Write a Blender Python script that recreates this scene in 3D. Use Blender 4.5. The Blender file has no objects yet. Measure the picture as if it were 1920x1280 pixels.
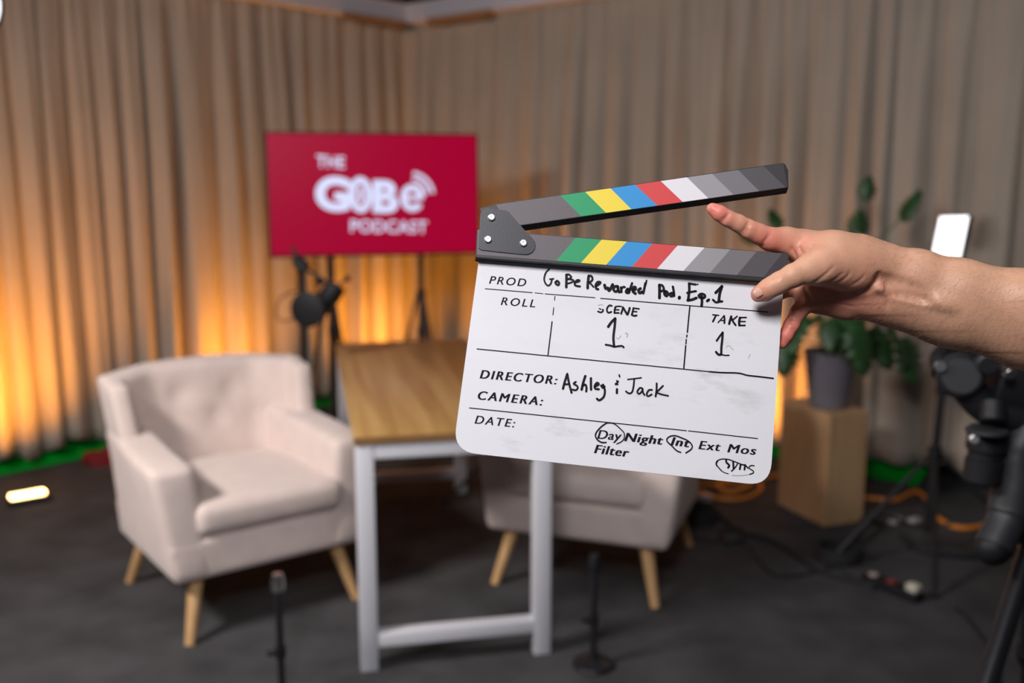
import bpy, bmesh, math, random
import numpy as np
from mathutils import Vector, Matrix

C = bpy.context.scene.collection
SC = bpy.context.scene
rnd = random.Random(7)

# ---------------------------------------------------------------- camera
FPX, CAMH, PITCH = 1866.667, 1.5, math.radians(9.3)
cd = bpy.data.cameras.new('camera'); cam = bpy.data.objects.new('camera', cd); C.objects.link(cam)
cd.lens = 35; cd.sensor_width = 36
cam.location = (0, 0, CAMH); cam.rotation_euler = (math.radians(90) - PITCH, 0, 0)
cd.dof.use_dof = True; cd.dof.focus_distance = 0.955; cd.dof.aperture_fstop = 3.4
cd.clip_start = 0.05
SC.camera = cam
SC.view_settings.view_transform = 'Standard'; SC.view_settings.look = 'None'
SC.view_settings.gamma = 1; SC.view_settings.use_curve_mapping = False
SC.view_settings.exposure = 0.0

# ---------------------------------------------------------------- world and big lights
w = bpy.data.worlds.new('world'); SC.world = w; w.use_nodes = True
w.node_tree.nodes['Background'].inputs[0].default_value = (0.75, 0.8, 1, 1)
w.node_tree.nodes['Background'].inputs[1].default_value = 0.06


def area(name, loc, target, size, power, col, size_y=None, spread=None):
    ld = bpy.data.lights.new(name, 'AREA'); ld.energy = power; ld.color = col
    ld.size = size
    if size_y: ld.shape = 'RECTANGLE'; ld.size_y = size_y
    if spread: ld.spread = math.radians(spread)
    o = bpy.data.objects.new(name, ld); C.objects.link(o); o.location = loc
    o.rotation_euler = (Vector(target) - Vector(loc)).to_track_quat('-Z', 'Y').to_euler()
    return o


area('key_softbox_light', (-2.3, 1.6, 2.75), (-0.3, 3.4, 0.4), 0.8, 122, (1.0, 0.93, 0.9), 0.8, 135)
area('overhead_softbox_light', (-0.34, -0.28, 2.5), (0.2, 1.4, 1.1), 0.42, 34.5, (0.98, 0.955, 0.985), 0.45)
area('room_fill_light', (0.0, 1.15, 2.68), (0.0, 5.6, 1.2), 1.4, 33, (0.93, 0.95, 1.0), 1.0)

# ---------------------------------------------------------------- projection helpers
FW = np.array([0, math.cos(PITCH), -math.sin(PITCH)])
UP = np.array([0, math.sin(PITCH), math.cos(PITCH)])
RT = np.array([1.0, 0, 0]); OO = np.array([0, 0, CAMH])
MC = np.array([RT, -UP, FW]).T           # camera frame (x right, y down, z forward) -> world


def ray(x, y): return FW + RT * (x - 960) / FPX - UP * (y - 640) / FPX
def onz(x, y, z=0.0):
    r = ray(x, y); return OO + r * ((z - CAMH) / r[2])
def ony(x, y, Y):
    r = ray(x, y); return OO + r * (Y / r[1])
def cw(x, y, d):                          # pixel and depth along the view axis -> world
    return OO + MC @ np.array([(x - 960) / FPX * d, (y - 640) / FPX * d, d])


# ---------------------------------------------------------------- materials
MATS = {}
def mat(name, col, rough=0.6, metal=0.0, bump=0.0, bscale=200, var=0.0, vscale=6, emit=None, es=1.0, sheen=0, sss=0, spec=0.5, coat=0):
    if name in MATS: return MATS[name]
    m = bpy.data.materials.new(name); m.use_nodes = True; MATS[name] = m
    nt = m.node_tree; b = nt.nodes['Principled BSDF']
    b.inputs['Base Color'].default_value = (*col, 1); b.inputs['Roughness'].default_value = rough
    b.inputs['Metallic'].default_value = metal
    b.inputs['Specular IOR Level'].default_value = spec
    if sheen: b.inputs['Sheen Weight'].default_value = sheen
    if coat: b.inputs['Coat Weight'].default_value = coat
    if sss:
        b.inputs['Subsurface Weight'].default_value = sss
        b.inputs['Subsurface Radius'].default_value = (0.008, 0.003, 0.0015); b.inputs['Subsurface Scale'].default_value = 1
    tc = nt.nodes.new('ShaderNodeTexCoord')
    if bump:
        n = nt.nodes.new('ShaderNodeTexNoise'); n.inputs['Scale'].default_value = bscale; n.inputs['Detail'].default_value = 4
        nt.links.new(tc.outputs['Object'], n.inputs['Vector'])
        bp = nt.nodes.new('ShaderNodeBump'); bp.inputs['Strength'].default_value = bump; bp.inputs['Distance'].default_value = 0.002
        nt.links.new(n.outputs['Fac'], bp.inputs['Height']); nt.links.new(bp.outputs['Normal'], b.inputs['Normal'])
    if var:
        n = nt.nodes.new('ShaderNodeTexNoise'); n.inputs['Scale'].default_value = vscale; n.inputs['Detail'].default_value = 5
        nt.links.new(tc.outputs['Object'], n.inputs['Vector'])
        cr = nt.nodes.new('ShaderNodeValToRGB')
        cr.color_ramp.elements[0].position = 0.3; cr.color_ramp.elements[1].position = 0.7
        cr.color_ramp.elements[0].color = (*[c * (1 - var) for c in col], 1)
        cr.color_ramp.elements[1].color = (*[min(1, c * (1 + var)) for c in col], 1)
        nt.links.new(n.outputs['Fac'], cr.inputs['Fac']); nt.links.new(cr.outputs['Color'], b.inputs['Base Color'])
    if emit:
        b.inputs['Emission Color'].default_value = (*emit, 1); b.inputs['Emission Strength'].default_value = es
    return m


def wood(name, c1, c2, scale=(3, 30, 30), ring=2.5, rough=0.45):
    if name in MATS: return MATS[name]
    m = mat(name, c1, rough); nt = m.node_tree; b = nt.nodes['Principled BSDF']
    tc = nt.nodes.new('ShaderNodeTexCoord'); mp = nt.nodes.new('ShaderNodeMapping'); mp.inputs['Scale'].default_value = scale
    nt.links.new(tc.outputs['Object'], mp.inputs['Vector'])
    n = nt.nodes.new('ShaderNodeTexNoise'); n.inputs['Scale'].default_value = ring; n.inputs['Detail'].default_value = 6
    n.inputs['Distortion'].default_value = 0.6
    nt.links.new(mp.outputs['Vector'], n.inputs['Vector'])
    cr = nt.nodes.new('ShaderNodeValToRGB')
    cr.color_ramp.elements[0].position = 0.32; cr.color_ramp.elements[1].position = 0.68
    cr.color_ramp.elements[0].color = (*c2, 1); cr.color_ramp.elements[1].color = (*c1, 1)
    nt.links.new(n.outputs['Fac'], cr.inputs['Fac']); nt.links.new(cr.outputs['Color'], b.inputs['Base Color'])
    return m


CARPET = mat('carpet', (0.060, 0.059, 0.062), 0.95, bump=0.6, bscale=260, var=0.25, vscale=5, spec=0.1)
CURT = mat('curtain_cloth', (0.385, 0.33, 0.275), 0.9, bump=0.15, bscale=500, var=0.05, vscale=3, sheen=0.2, spec=0.1)
GREEN = mat('green_cloth', (0.0, 0.30, 0.02), 0.85, spec=0.1)
RED = mat('red_cloth', (0.16, 0.004, 0.008), 0.85, bump=0.2, bscale=300)
GREYP = mat('grey_paint', (0.6, 0.58, 0.64), 0.6)
DARKC = mat('dark_ceiling', (0.008, 0.007, 0.008), 0.9)
WALLM = mat('wall_paint', (0.10, 0.095, 0.09), 0.8, var=0.05)
BATTEN = wood('batten_wood', (0.45, 0.22, 0.09), (0.28, 0.13, 0.05), (4, 4, 40))
FAB = mat('cream_upholstery', (0.68, 0.56, 0.51), 0.9, bump=0.35, bscale=700, var=0.05, vscale=12, sheen=0.3, spec=0.15)
OAK = wood('beech_leg', (0.62, 0.38, 0.18), (0.50, 0.29, 0.12), (20, 20, 3))
TOPW = wood('table_veneer', (0.52, 0.32, 0.12), (0.33, 0.17, 0.05), (14, 0.7, 14), 1.3, 0.4)
TEDGE = wood('table_edge', (0.27, 0.14, 0.05), (0.19, 0.095, 0.035), (3, 3, 30))
WHITEM = mat('white_powder_coat', (0.60, 0.60, 0.64), 0.45, bump=0.05)
BLK = mat('black_metal', (0.012, 0.012, 0.014), 0.4)
BLKP = mat('black_plastic', (0.009, 0.009, 0.011), 0.55, bump=0.05, spec=.3)
GREYPL = mat('dark_grey_plastic', (0.020, 0.021, 0.024), 0.5)
RUB = mat('black_rubber', (0.010, 0.010, 0.011), 0.8)
STEEL = mat('steel', (0.75, 0.74, 0.72), 0.22, 1.0)
CHROME = mat("chrome", (0.85, 0.85, 0.85), 0.38, 0.85)
PLY = wood('plywood', (0.50, 0.32, 0.17), (0.40, 0.24, 0.115), (6, 6, 1.2), 2.0, 0.6)
POTM = mat('grey_pot', (0.13, 0.12, 0.14), 0.6, var=0.1)
SOIL = mat('soil', (0.03, 0.018, 0.01), 0.95, bump=1, bscale=80)
LEAF = mat('leaf', (0.018, 0.062, 0.015), 0.45, var=0.35, vscale=9)
STEM = mat('plant_stem', (0.07, 0.13, 0.03), 0.5)
ORC = mat('orange_cable', (0.75, 0.24, 0.015), 0.5)
ORP = mat('orange_plastic', (0.65, 0.22, 0.02), 0.5, var=0.15)


# ---------------------------------------------------------------- mesh helpers
def mesh_obj(name, verts, faces, m, parent=None, smooth=False, mats=None, fmi=None):
    me = bpy.data.meshes.new(name); me.from_pydata([tuple(map(float, v)) for v in verts], [], faces)
    for mm in (mats or [m]): me.materials.append(mm)
    if fmi: me.polygons.foreach_set('material_index', fmi)
    if smooth: me.polygons.foreach_set('use_smooth', [True] * len(me.polygons))
    me.validate(); me.update()
    o = bpy.data.objects.new(name, me); C.objects.link(o)
    if parent: o.parent = parent
    return o


class MB:
    def __init__(s): s.bm = bmesh.new()

    def _add(s, mtx, fn):
        n0 = set(s.bm.verts); fn()
        nv = [v for v in s.bm.verts if v not in n0]
        bmesh.ops.transform(s.bm, matrix=mtx, verts=nv)
        return nv

    def box(s, lo, hi, bev=0.0, mtx=None, seg=2):
        r = bmesh.ops.create_cube(s.bm, size=1); vs = r['verts']
        lo = Vector(lo); hi = Vector(hi)
        for v in vs: v.co = Vector([(lo[i] + hi[i]) / 2 + v.co[i] * (hi[i] - lo[i]) for i in range(3)])
        if bev:
            es = list({e for v in vs for e in v.link_edges})
            r = bmesh.ops.bevel(s.bm, geom=es, offset=bev, segments=seg, profile=0.5, affect='EDGES')
            vs = list({v for v in r['verts']} | {v for v in vs if v.is_valid})
        if mtx is not None: bmesh.ops.transform(s.bm, matrix=mtx, verts=vs)
        return s

    def tube(s, pts, r, n=12, cap=True):
        pts = [Vector(p) for p in pts]; rs = r if isinstance(r, (list, tuple)) else [r] * len(pts)
        t0 = (pts[1] - pts[0]).normalized()
        nrm = t0.orthogonal().normalized(); rings = []
        for i, p in enumerate(pts):
            t = (pts[min(i + 1, len(pts) - 1)] - pts[max(i - 1, 0)]).normalized()
            nrm = (nrm - t * nrm.dot(t)).normalized(); bn = t.cross(nrm)
            rings.append([s.bm.verts.new(p + (nrm * math.cos(a) + bn * math.sin(a)) * rs[i]) for a in [2 * math.pi * k / n for k in range(n)]])
        for a, b in zip(rings, rings[1:]):
            for k in range(n): s.bm.faces.new((a[k], a[(k + 1) % n], b[(k + 1) % n], b[k]))
        if cap: s.bm.faces.new(rings[0][::-1]); s.bm.faces.new(rings[-1])
        return s

    def cyl(s, a, b, r, r2=None, n=24):
        return s.tube([a, b], [r, r if r2 is None else r2], n)

    def lathe(s, prof, mtx=None, n=32):
        rings = []
        for (r, z) in prof:
            rings.append([s.bm.verts.new((r * math.cos(2 * math.pi * k / n), r * math.sin(2 * math.pi * k / n), z)) for k in range(n)])
        for a, b in zip(rings, rings[1:]):
            for k in range(n): s.bm.faces.new((a[k], a[(k + 1) % n], b[(k + 1) % n], b[k]))
        s.bm.faces.new(rings[0][::-1]); s.bm.faces.new(rings[-1])
        if mtx is not None: bmesh.ops.transform(s.bm, matrix=mtx, verts=[v for r in rings for v in r])
        return s

    def ball(s, c, r, sc=(1, 1, 1), n=16):
        m = Matrix.Translation(c) @ Matrix.Diagonal((*[r * k for k in sc], 1))
        bmesh.ops.create_uvsphere(s.bm, u_segments=n * 2, v_segments=n, radius=1, matrix=m); return s

    def prism(s, front, back):
        n = len(front); f = [s.bm.verts.new(p) for p in front]; b = [s.bm.verts.new(p) for p in back]
        s.bm.faces.new(f); s.bm.faces.new(b[::-1])
        for k in range(n): s.bm.faces.new((f[k], b[k], b[(k + 1) % n], f[(k + 1) % n]))
        return s

    def build(s, name, m, parent=None, smooth=None, subsurf=0):
        bmesh.ops.recalc_face_normals(s.bm, faces=s.bm.faces[:])
        me = bpy.data.meshes.new(name); s.bm.to_mesh(me); s.bm.free(); me.materials.append(m)
        if smooth is None or smooth:
            me.polygons.foreach_set('use_smooth', [True] * len(me.polygons))
            if smooth is None: me.set_sharp_from_angle(angle=math.radians(38))
        o = bpy.data.objects.new(name, me); C.objects.link(o)
        if parent: o.parent = parent
        if subsurf:
            md = o.modifiers.new('sub', 'SUBSURF'); md.levels = subsurf; md.render_levels = subsurf
        return o


def tag(o, label, cat, group=None, kind=None):
    o['label'] = label; o['category'] = cat
    if group: o['group'] = group
    if kind: o['kind'] = kind
    return o


def thing(name, label, cat, loc=(0, 0, 0), rz=0.0, group=None):
    o = bpy.data.objects.new(name, None); C.objects.link(o); o.empty_display_size = 0.05
    o.location = tuple(map(float, loc)); o.rotation_euler = (0, 0, rz)
    return tag(o, label, cat, group)


def struct(o): o['kind'] = 'structure'; return o


def copy_tree(o, parent=None):
    c = o.copy(); C.objects.link(c)
    if parent: c.parent = parent
    for ch in [x for x in bpy.data.objects if x.parent == o]: copy_tree(ch, c)
    return c


def spline(pts, n=8):
    P = [np.array(p, float) for p in pts]; P = [2 * P[0] - P[1]] + P + [2 * P[-1] - P[-2]]; out = []
    for i in range(1, len(P) - 2):
        for k in range(n):
            t = k / n; a, b, c, d = P[i - 1:i + 3]
            out.append(0.5 * ((2 * b) + (-a + c) * t + (2 * a - 5 * b + 4 * c - d) * t * t + (-a + 3 * b - 3 * c + d) * t ** 3))
    out.append(P[-2]); return out


# ================================================================ ROOM
COR = np.array([-0.719, 7.125]); AL, BE = math.radians(49.16), math.radians(40.84)
DL = np.array([-math.cos(AL), -math.sin(AL)]); DR = np.array([math.cos(BE), -math.sin(BE)])
NL = np.array([-DL[1], DL[0]]) * -1   # towards the room
NL = np.array([math.sin(AL), -math.cos(AL)]); NR = np.array([-math.sin(BE), -math.cos(BE)])

struct(MB().box((-8, -3, -0.05), (8, 9.5, 0)).build('floor', CARPET, smooth=False))
struct(MB().box((-8, -3, 2.74), (8, 9.5, 2.80)).build('ceiling', DARKC, smooth=False))


def wall_slab(name, d, n, length, off, z0, z1, th, m, s0=0.0):
    a = COR + d * (s0 - (off * 0)) - n * off; b = COR + d * length - n * off
    P = [(*a, z0), (*b, z0), (*b, z1), (*a, z1)]; Q = [(*(np.array(p[:2]) - n * th), p[2]) for p in P]
    return MB().prism(P, Q).build(name, m, smooth=False)


struct(wall_slab('wall_left', DL, NL, 7, 0.30, 0, 2.74, 0.1, WALLM, -0.4))
struct(wall_slab('wall_right', DR, NR, 7, 0.30, 0, 2.74, 0.1, WALLM, -0.4))
# soffit trim above the curtains
struct(wall_slab('trim_1', DL, NL, 6.5, -0.10, 2.535, 2.66, 0.16, GREYP, 0.10))
struct(wall_slab('trim_2', DR, NR, 6.5, -0.10, 2.535, 2.66, 0.16, GREYP, 0.10))
struct(wall_slab('trim_3', DL, NL, 0.66, -0.115, 2.50, 2.545, 0.014, BATTEN, 0.12))
struct(wall_slab('trim_4', DR, NR, 0.88, -0.115, 2.50, 2.545, 0.014, BATTEN, 0.30))


# curtains: real folded cloth, panel by panel
def curtain(d, n, s0, s1, seed, label, hem=0.05, grp=None):
    s1 += 0.03; r = random.Random(seed); ns = int((s1 - s0) / 0.008); nz = 34; zt = 2.545
    ph = []; p = r.random() * 6
    fr = [r.uniform(0.6, 1.55) for _ in range(60)]
    for i in range(ns + 1):
        s = s0 + (s1 - s0) * i / ns; k = int((s - s0) / 0.15); u = (s - s0) / 0.15 - k
        f = fr[k] * (1 - u) + fr[k + 1] * u
        p += 2 * math.pi / 0.185 * f * (s1 - s0) / ns; ph.append(p)
    am = [r.uniform(0.45, 1.4) for _ in range(60)]
    verts = []; drift = r.uniform(-0.3, 0.3)
    for j in range(nz + 1):
        t = j / nz; tt = t ** 1.0
        for i in range(ns + 1):
            s = s0 + (s1 - s0) * i / ns; k = int((s - s0) / 0.21); u = (s - s0) / 0.21 - k
            a = am[k] * (1 - u) + am[k + 1] * u
            q = ph[i] + drift * tt * 2 + 0.5 * math.sin(1.7 * s + seed) * tt + 0.35 * math.sin(3 * tt + s * 4)
            env = 0.020 + 0.050 * min(1, t * 2.4) + 0.010 * t
            wv = 2.0 * abs(math.cos(q / 2)) ** 0.62 - 1.25 + 0.16 * math.sin(1.5 * q + 1.1 + seed)
            gather = 0.010 * math.sin(ph[i] * 3.1 + seed) * max(0, 1 - t * 5) + 0.006 * math.sin(ph[i] * 2.3 + 4 * t + seed) * (1 - t * 0.5)
            off = a * env * wv * 0.95 + gather
            ds = 0.012 * math.cos(q) * t
            e1 = min(1, max(0, (s1 - s) / 0.09)); e0 = min(1, (s - s0) / 0.07)
            off = off * e1 * e0 + (1 - e1) * -0.075 + (1 - e0) * 0.03
            ds *= e1 * e0
            z = zt - (zt - hem - .035) * t
            if t > 0.9: z += 0.02 * math.sin(q * 0.5 + seed) * (t - 0.9) * 10
            P = COR + d * (s + ds) + n * off
            verts.append((P[0], P[1], z))
    W = ns + 1
    faces = [(j * W + i, j * W + i + 1, (j + 1) * W + i + 1, (j + 1) * W + i) for j in range(nz) for i in range(ns)]
    o = mesh_obj('curtain', verts, faces, CURT, smooth=True)
    md = o.modifiers.new('thick', 'SOLIDIFY'); md.thickness = 0.0025; md.offset = 0
    return tag(o, label, 'curtain', grp)


LP = [(0.02, 1.32, 'beige curtain on the left wall that meets the room corner behind the screen', .05),
      (1.30, 2.60, 'beige curtain behind the left armchair, next to the screen\'s left edge', .065),
      (2.58, 3.90, 'beige curtain at the left edge of the photo, lit orange from the floor', .04),
      (3.88, 5.0, 'beige curtain nearest the camera on the left wall', .05)]
RP = [(0.02, 1.25, 'beige curtain on the right wall that meets the corner above the screen', .05),
      (1.23, 2.35, 'beige curtain on the right wall directly behind the clapperboard', .05),
      (2.33, 3.42, 'beige curtain hanging behind the potted plant', .055),
      (3.40, 4.55, 'beige curtain hanging behind the lit white light panel', .075),
      (4.53, 5.8, 'beige curtain at the right edge of the photo', .07)]
for i, (a, b, lb, h) in enumerate(LP): curtain(DL, NL, a, b, 3 + i, lb, h, 'floor length curtains around the set')
for i, (a, b, lb, h) in enumerate(RP): curtain(DR, NR, a, b, 23 + i, lb, h, 'floor length curtains around the set')


# green backdrop cloth showing under the hems
def green(d, n, s0, s1, lb):
    ns = 90; verts = []
    for j, (z, o) in enumerate([(1.2, 0.145), (0.3, 0.14), (0.08, 0.12), (0.02, 0.0), (0.003, -0.06)]):
        for i in range(ns + 1):
            s = s0 + (s1 - s0) * i / ns
            P = COR + d * s - n * (o + 0.03 + 0.008 * math.sin(s * 9) * (j < 4) + (0.012 * math.sin(s * 5) if j == 4 else 0))
            verts.append((P[0], P[1], z))
    W = ns + 1; faces = [(j * W + i, j * W + i + 1, (j + 1) * W + i + 1, (j + 1) * W + i) for j in range(4) for i in range(ns)]
    o = mesh_obj('green_backdrop', verts, faces, GREEN, smooth=True)
    tag(o, lb, 'backdrop cloth')


green(DL, NL, 0.08, 4.6, 'bright green cloth showing under the left wall curtains')
green(DR, NR, 0.08, 3.62, 'bright green cloth showing under the right wall curtains beside the plinth')
# red cloth bundle
p = onz(196, 866)
bm = bmesh.new(); bmesh.ops.create_icosphere(bm, subdivisions=4, radius=1)
for v in bm.verts:
    c = v.co; k = 1 + 0.15 * math.sin(c.x * 5 + c.y * 3) + 0.1 * math.sin(c.y * 9 + c.z * 4)
    v.co = Vector((c.x * 0.12 * k, c.y * 0.09 * k, max(0, c.z) * 0.075 * k))
me = bpy.data.meshes.new('red_cloth'); bm.to_mesh(me); bm.free(); me.materials.append(RED)
for q in me.polygons: q.use_smooth = True
o = bpy.data.objects.new('red_cloth', me); C.objects.link(o); o.location = (p[0] + .02, p[1], 0)
tag(o, 'dark red cloth bundle on the floor behind the left armchair', 'cloth')


# ================================================================ FLOOR UPLIGHTS
LAMPE = mat('lamp_glow', (1, 1, 1), 0.5, emit=(1.0, 0.62, 0.22), es=9)


def uplight(pos, aim, power, label, col=(1.0, 0.36, 0.03), spread=92):
    d = np.array(aim) - np.array(pos[:2]); rz = math.atan2(d[1], d[0]) - math.pi / 2
    t = thing('floor_uplight', label, 'light', (pos[0], pos[1], 0), rz, 'orange floor uplights along the curtains')
    MB().box((-0.088, -0.042, 0), (0.088, 0.042, 0.032), 0.006).build('housing', BLKP, t)
    MB().box((-0.076, -0.033, 0.032), (0.076, 0.033, 0.046), 0.012, seg=3).build('lamp_diffuser', LAMPE, t)
    ld = bpy.data.lights.new('uplight_beam', 'AREA'); ld.shape = 'RECTANGLE'; ld.size = 0.19; ld.size_y = 0.06
    ld.energy = power; ld.color = col; ld.spread = math.radians(spread)
    o = bpy.data.objects.new('uplight_beam', ld); C.objects.link(o); o.parent = t; o.location = (0, 0, 0.055)
    o.rotation_euler = Vector((0, 0.62, 0.80)).to_track_quat('-Z', 'Y').to_euler()


def wp(d, n, s, off): q = COR + d * s + n * off; return q
pl = onz(52, 930, 0.03)
uplight(pl[:2], wp(DL, NL, 2.9, 0), 14, 'glowing warm uplight bar on the carpet at the left edge')
uplight(wp(DL, NL, 1.60, .50), wp(DL, NL, 1.60, 0), 8, 'warm uplight on the floor behind the left armchair')
uplight(wp(DL, NL, 0.45, .50), wp(DL, NL, 0.45, 0), 9.5, 'warm uplight on the floor behind the table under the screen')
uplight(wp(DR, NR, 1.05, .42), wp(DR, NR, 1.05, 0), 10, 'warm uplight on the floor behind the right armchair')
uplight(wp(DR, NR, 2.75, .38), wp(DR, NR, 2.75, 0), 7, 'warm uplight on the floor behind the plywood plinth')

# ================================================================ TABLE
TR = math.radians(11.7)
t = thing('table', 'wood topped table with white square steel legs between the two armchairs', 'table', (-0.464, 2.858, 0), TR)
TW, TL_, TH = 0.60, 1.735, 0.746
MB().box((-0.004, -0.006, TH - 0.024), (TW + 0.004, TL_ + 0.006, TH), 0.0015).build('tabletop', TOPW, t)
MB().box((-0.0045, -0.0068, TH - 0.0235), (TW + 0.0045, -0.0058, TH - 0.0008)).build('edge_band', TEDGE, t)
L = 0.054
for x0 in (0, TW - L):
    for y0 in (0, TL_ - L):
        MB().box((x0, y0, 0), (x0 + L, y0 + L, TH - 0.0245), 0.003).build('leg', WHITEM, t)
for y0 in (0, TL_ - L):
    MB().box((L, y0 + .002, 0.075), (TW - L, y0 + L - .002, 0.119), 0.003).build('bottom_rail', WHITEM, t)
    MB().box((L, y0 + .002, TH - 0.072), (TW - L, y0 + L - .002, TH - 0.025), 0.003).build('top_rail', WHITEM, t)
for x0 in (0.003, TW - L + .003):
    MB().box((x0, L, TH - 0.065), (x0 + L - .006, TL_ - L, TH - 0.025), 0.003).build('side_rail', WHITEM, t)


# ================================================================ ARMCHAIRS
def soft(name, lo, hi, bev, parent, m=FAB, fn=None, seg=4, cuts=0):
    b = MB(); b.box(lo, hi, bev, seg=seg)
    if cuts:
        bmesh.ops.subdivide_edges(b.bm, edges=[e for e in b.bm.edges if e.calc_length() > 0.08], cuts=cuts, use_grid_fill=True)
    if fn:
        for v in b.bm.verts: v.co = Vector(fn(*v.co))
    return b.build(name, m, parent, smooth=True)


def make_chair(label, loc, rz):
    t = thing('armchair', label, 'armchair', loc, rz, 'cream tub armchairs')
    def flare(x, y, z):                      # sides flare out and the rear tucks in below
        k = 1.04 + 0.17 * max(0, z - 0.2) / 0.4
        k *= 1 - 0.075 * max(0, y + 0.1) / 0.4 * min(1, max(0, z - .2) / .3)
        y2 = y - 0.05 * max(0, 0.5 - z) / 0.3 * (y > 0.1) * (y - 0.1) / 0.25
        return (x * k, y2, z)
    soft('seat_base', (-0.325, -0.325, 0.21), (0.325, 0.335, 0.35), 0.022, t, fn=flare, cuts=6)
    for s in (-1, 1):
        def arm(x, y, z, s=s):
            h = (z - 0.21) / 0.38
            yy = y + 0.025 * h * (y < -0.1)
            zz = z + 0.035 * h * (y + 0.33) / 0.6
            return flare(x, yy, zz)
        x0, x1 = (0.205, 0.328) if s > 0 else (-0.328, -0.205)
        soft('armrest', (x0, -0.332, 0.215), (x1, 0.30, 0.59), 0.03, t, fn=arm, cuts=6)
    def back(x, y, z):
        h = (z - 0.30) / 0.5
        yy = y + 0.10 * h - 0.20 * max(0, abs(x) / 0.37 - 0.55) * (0.6 + 0.5 * max(0, h)) * (1.0 if y < 0.28 else 0.7)
        zz = z - 0.02 * (x / 0.37) ** 2 * max(0, h)
        kx = 0.885 + 0.06 * max(0, h)
        # buttoned tufting on the front face
        if y < 0.25:
            for bx, bz in BT:
                dd = ((x - bx) ** 2 + (z - bz) ** 2)
                yy += 0.014 * math.exp(-dd / 0.0012) + 0.008 * math.exp(-dd / 0.006)
        return (x * kx, yy, zz)
    BT = [(-0.10, 0.70), (0.12, 0.70), (-0.15, 0.60), (0.05, 0.60), (0.24, 0.60)]
    b = MB(); b.box((-0.385, 0.205, 0.24), (0.385, 0.325, 0.82), 0.035, seg=4)
    bmesh.ops.subdivide_edges(b.bm, edges=[e for e in b.bm.edges if e.calc_length() > 0.1], cuts=26, use_grid_fill=True)
    for v in b.bm.verts: v.co = Vector(back(*v.co))
    bk = b.build('backrest', FAB, t, smooth=True)
    for bx, bz in BT:
        q = back(bx, 0.205, bz)
        MB().ball((q[0], q[1] + 0.001, q[2]), 0.011, (1, .5, 1), 8).build('button', FAB, bk, smooth=True)
    # wings above the arms
    for s in (-1, 1):
        def wing(x, y, z, s=s):
            h = (z - 0.56) / 0.25
            return (x * 0.93 + s * 0.018 * h, y + 0.06 * h, z - 0.015 * h * (y < 0.15))
        x0, x1 = (0.315, 0.392) if s > 0 else (-0.392, -0.315)
        soft('back_wing', (x0, 0.075, 0.565), (x1, 0.27, 0.805), 0.028, t, fn=wing, cuts=3)
    def cush(x, y, z):
        hx, hy = (x / 0.26), ((y + 0.04) / 0.29)
        k = max(0, 1 - hx ** 2) * max(0, 1 - hy ** 2)
        return (x, y, z + (0.022 * k if z > 0.41 else 0))
    soft('seat_cushion', (-0.265, -0.34, 0.352), (0.265, 0.235, 0.462), 0.04, t, fn=cush, seg=5, cuts=8)
    for fx, fy in ((-.25, -.26), (.25, -.26), (-.25, .25), (.25, .25)):
        bx, by = (0.305 if fx > 0 else -0.305), (-0.325 if fy < 0 else 0.325)
        MB().tube([(bx, by, 0), (fx, fy, 0.215)], [0.0165, 0.026], 20).build('leg', OAK, t)
    return t


c1 = make_chair('cream upholstered armchair with wooden legs left of the table, fully in view', (-1.0, 3.48, 0), math.radians(37))
c2 = copy_tree(c1); c2.location = (0.335, 3.735, 0); c2.rotation_euler = (0, 0, math.radians(-20.4))
c2['label'] = 'cream armchair right of the table, mostly hidden behind the clapperboard'

# ================================================================ TELEVISION ON TWO LIGHT STANDS
TVW, TVH, TVY = 1.112, 0.640, math.radians(16)
tl = ony(496, 246, 5.15)
SCR = mat('screen_red', (0.02, 0.002, 0.004), 0.3, spec=0.1, emit=(0.36, 0.0, 0.028), es=0.95)
LOGO = mat('screen_white', (0.1, 0.1, 0.1), 0.2, emit=(0.66, 0.70, 0.98), es=1.0)
TILT = math.radians(3.0)
tvr = Matrix.Rotation(TVY, 4, 'Z') @ Matrix.Rotation(-TILT, 4, 'X')
tv = thing('television', 'wall sized flat television showing a red podcast logo screen', 'television', (0, 0, 0))
ux = np.array(tvr.to_3x3() @ Vector((1, 0, 0))); uz = np.array(tvr.to_3x3() @ Vector((0, 0, 1))); un = np.array(tvr.to_3x3() @ Vector((0, 1, 0)))
tv.location = tuple(tl + ux * TVW / 2 - uz * TVH); tv.rotation_euler = tvr.to_euler()
tv['label'] = 'large flat television showing a red podcast logo, held up behind the table'
MB().box((-TVW / 2, 0.0, 0), (TVW / 2, 0.035, TVH), 0.004).build('casing', BLKP, tv)
MB().box((-TVW / 2 + 0.30, 0.035, 0.12), (TVW / 2 - 0.30, 0.075, TVH - 0.15), 0.01).build('rear_housing', BLKP, tv)
scr = MB().box((-TVW / 2 + 0.009, -0.0015, 0.012), (TVW / 2 - 0.009, 0.004, TVH - 0.009)).build('screen', SCR, tv, smooth=False)


def tvp(px, py):
    r = ray(px, py); P0 = tl; k = ((P0 - OO) @ un) / (r @ un); P = OO + r * k
    d = P - (tl + ux * TVW / 2 - uz * TVH)
    return float(d @ ux), float(d @ uz)


def text_mesh(s, shear=0.0, offset=0.0, spacing=1.0):
    c = bpy.data.curves.new('t', 'FONT'); c.body = s; c.size = 1; c.shear = shear; c.offset = offset; c.space_character = spacing
    c.resolution_u = 6
    o = bpy.data.objects.new('t', c); C.objects.link(o)
    dg = bpy.context.evaluated_depsgraph_get(); me = bpy.data.meshes.new_from_object(o.evaluated_get(dg))
    V = np.array([v.co[:] for v in me.vertices]); F = [tuple(p.vertices) for p in me.polygons]
    bpy.data.objects.remove(o); bpy.data.curves.remove(c); bpy.data.meshes.remove(me)
    return V, F


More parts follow.
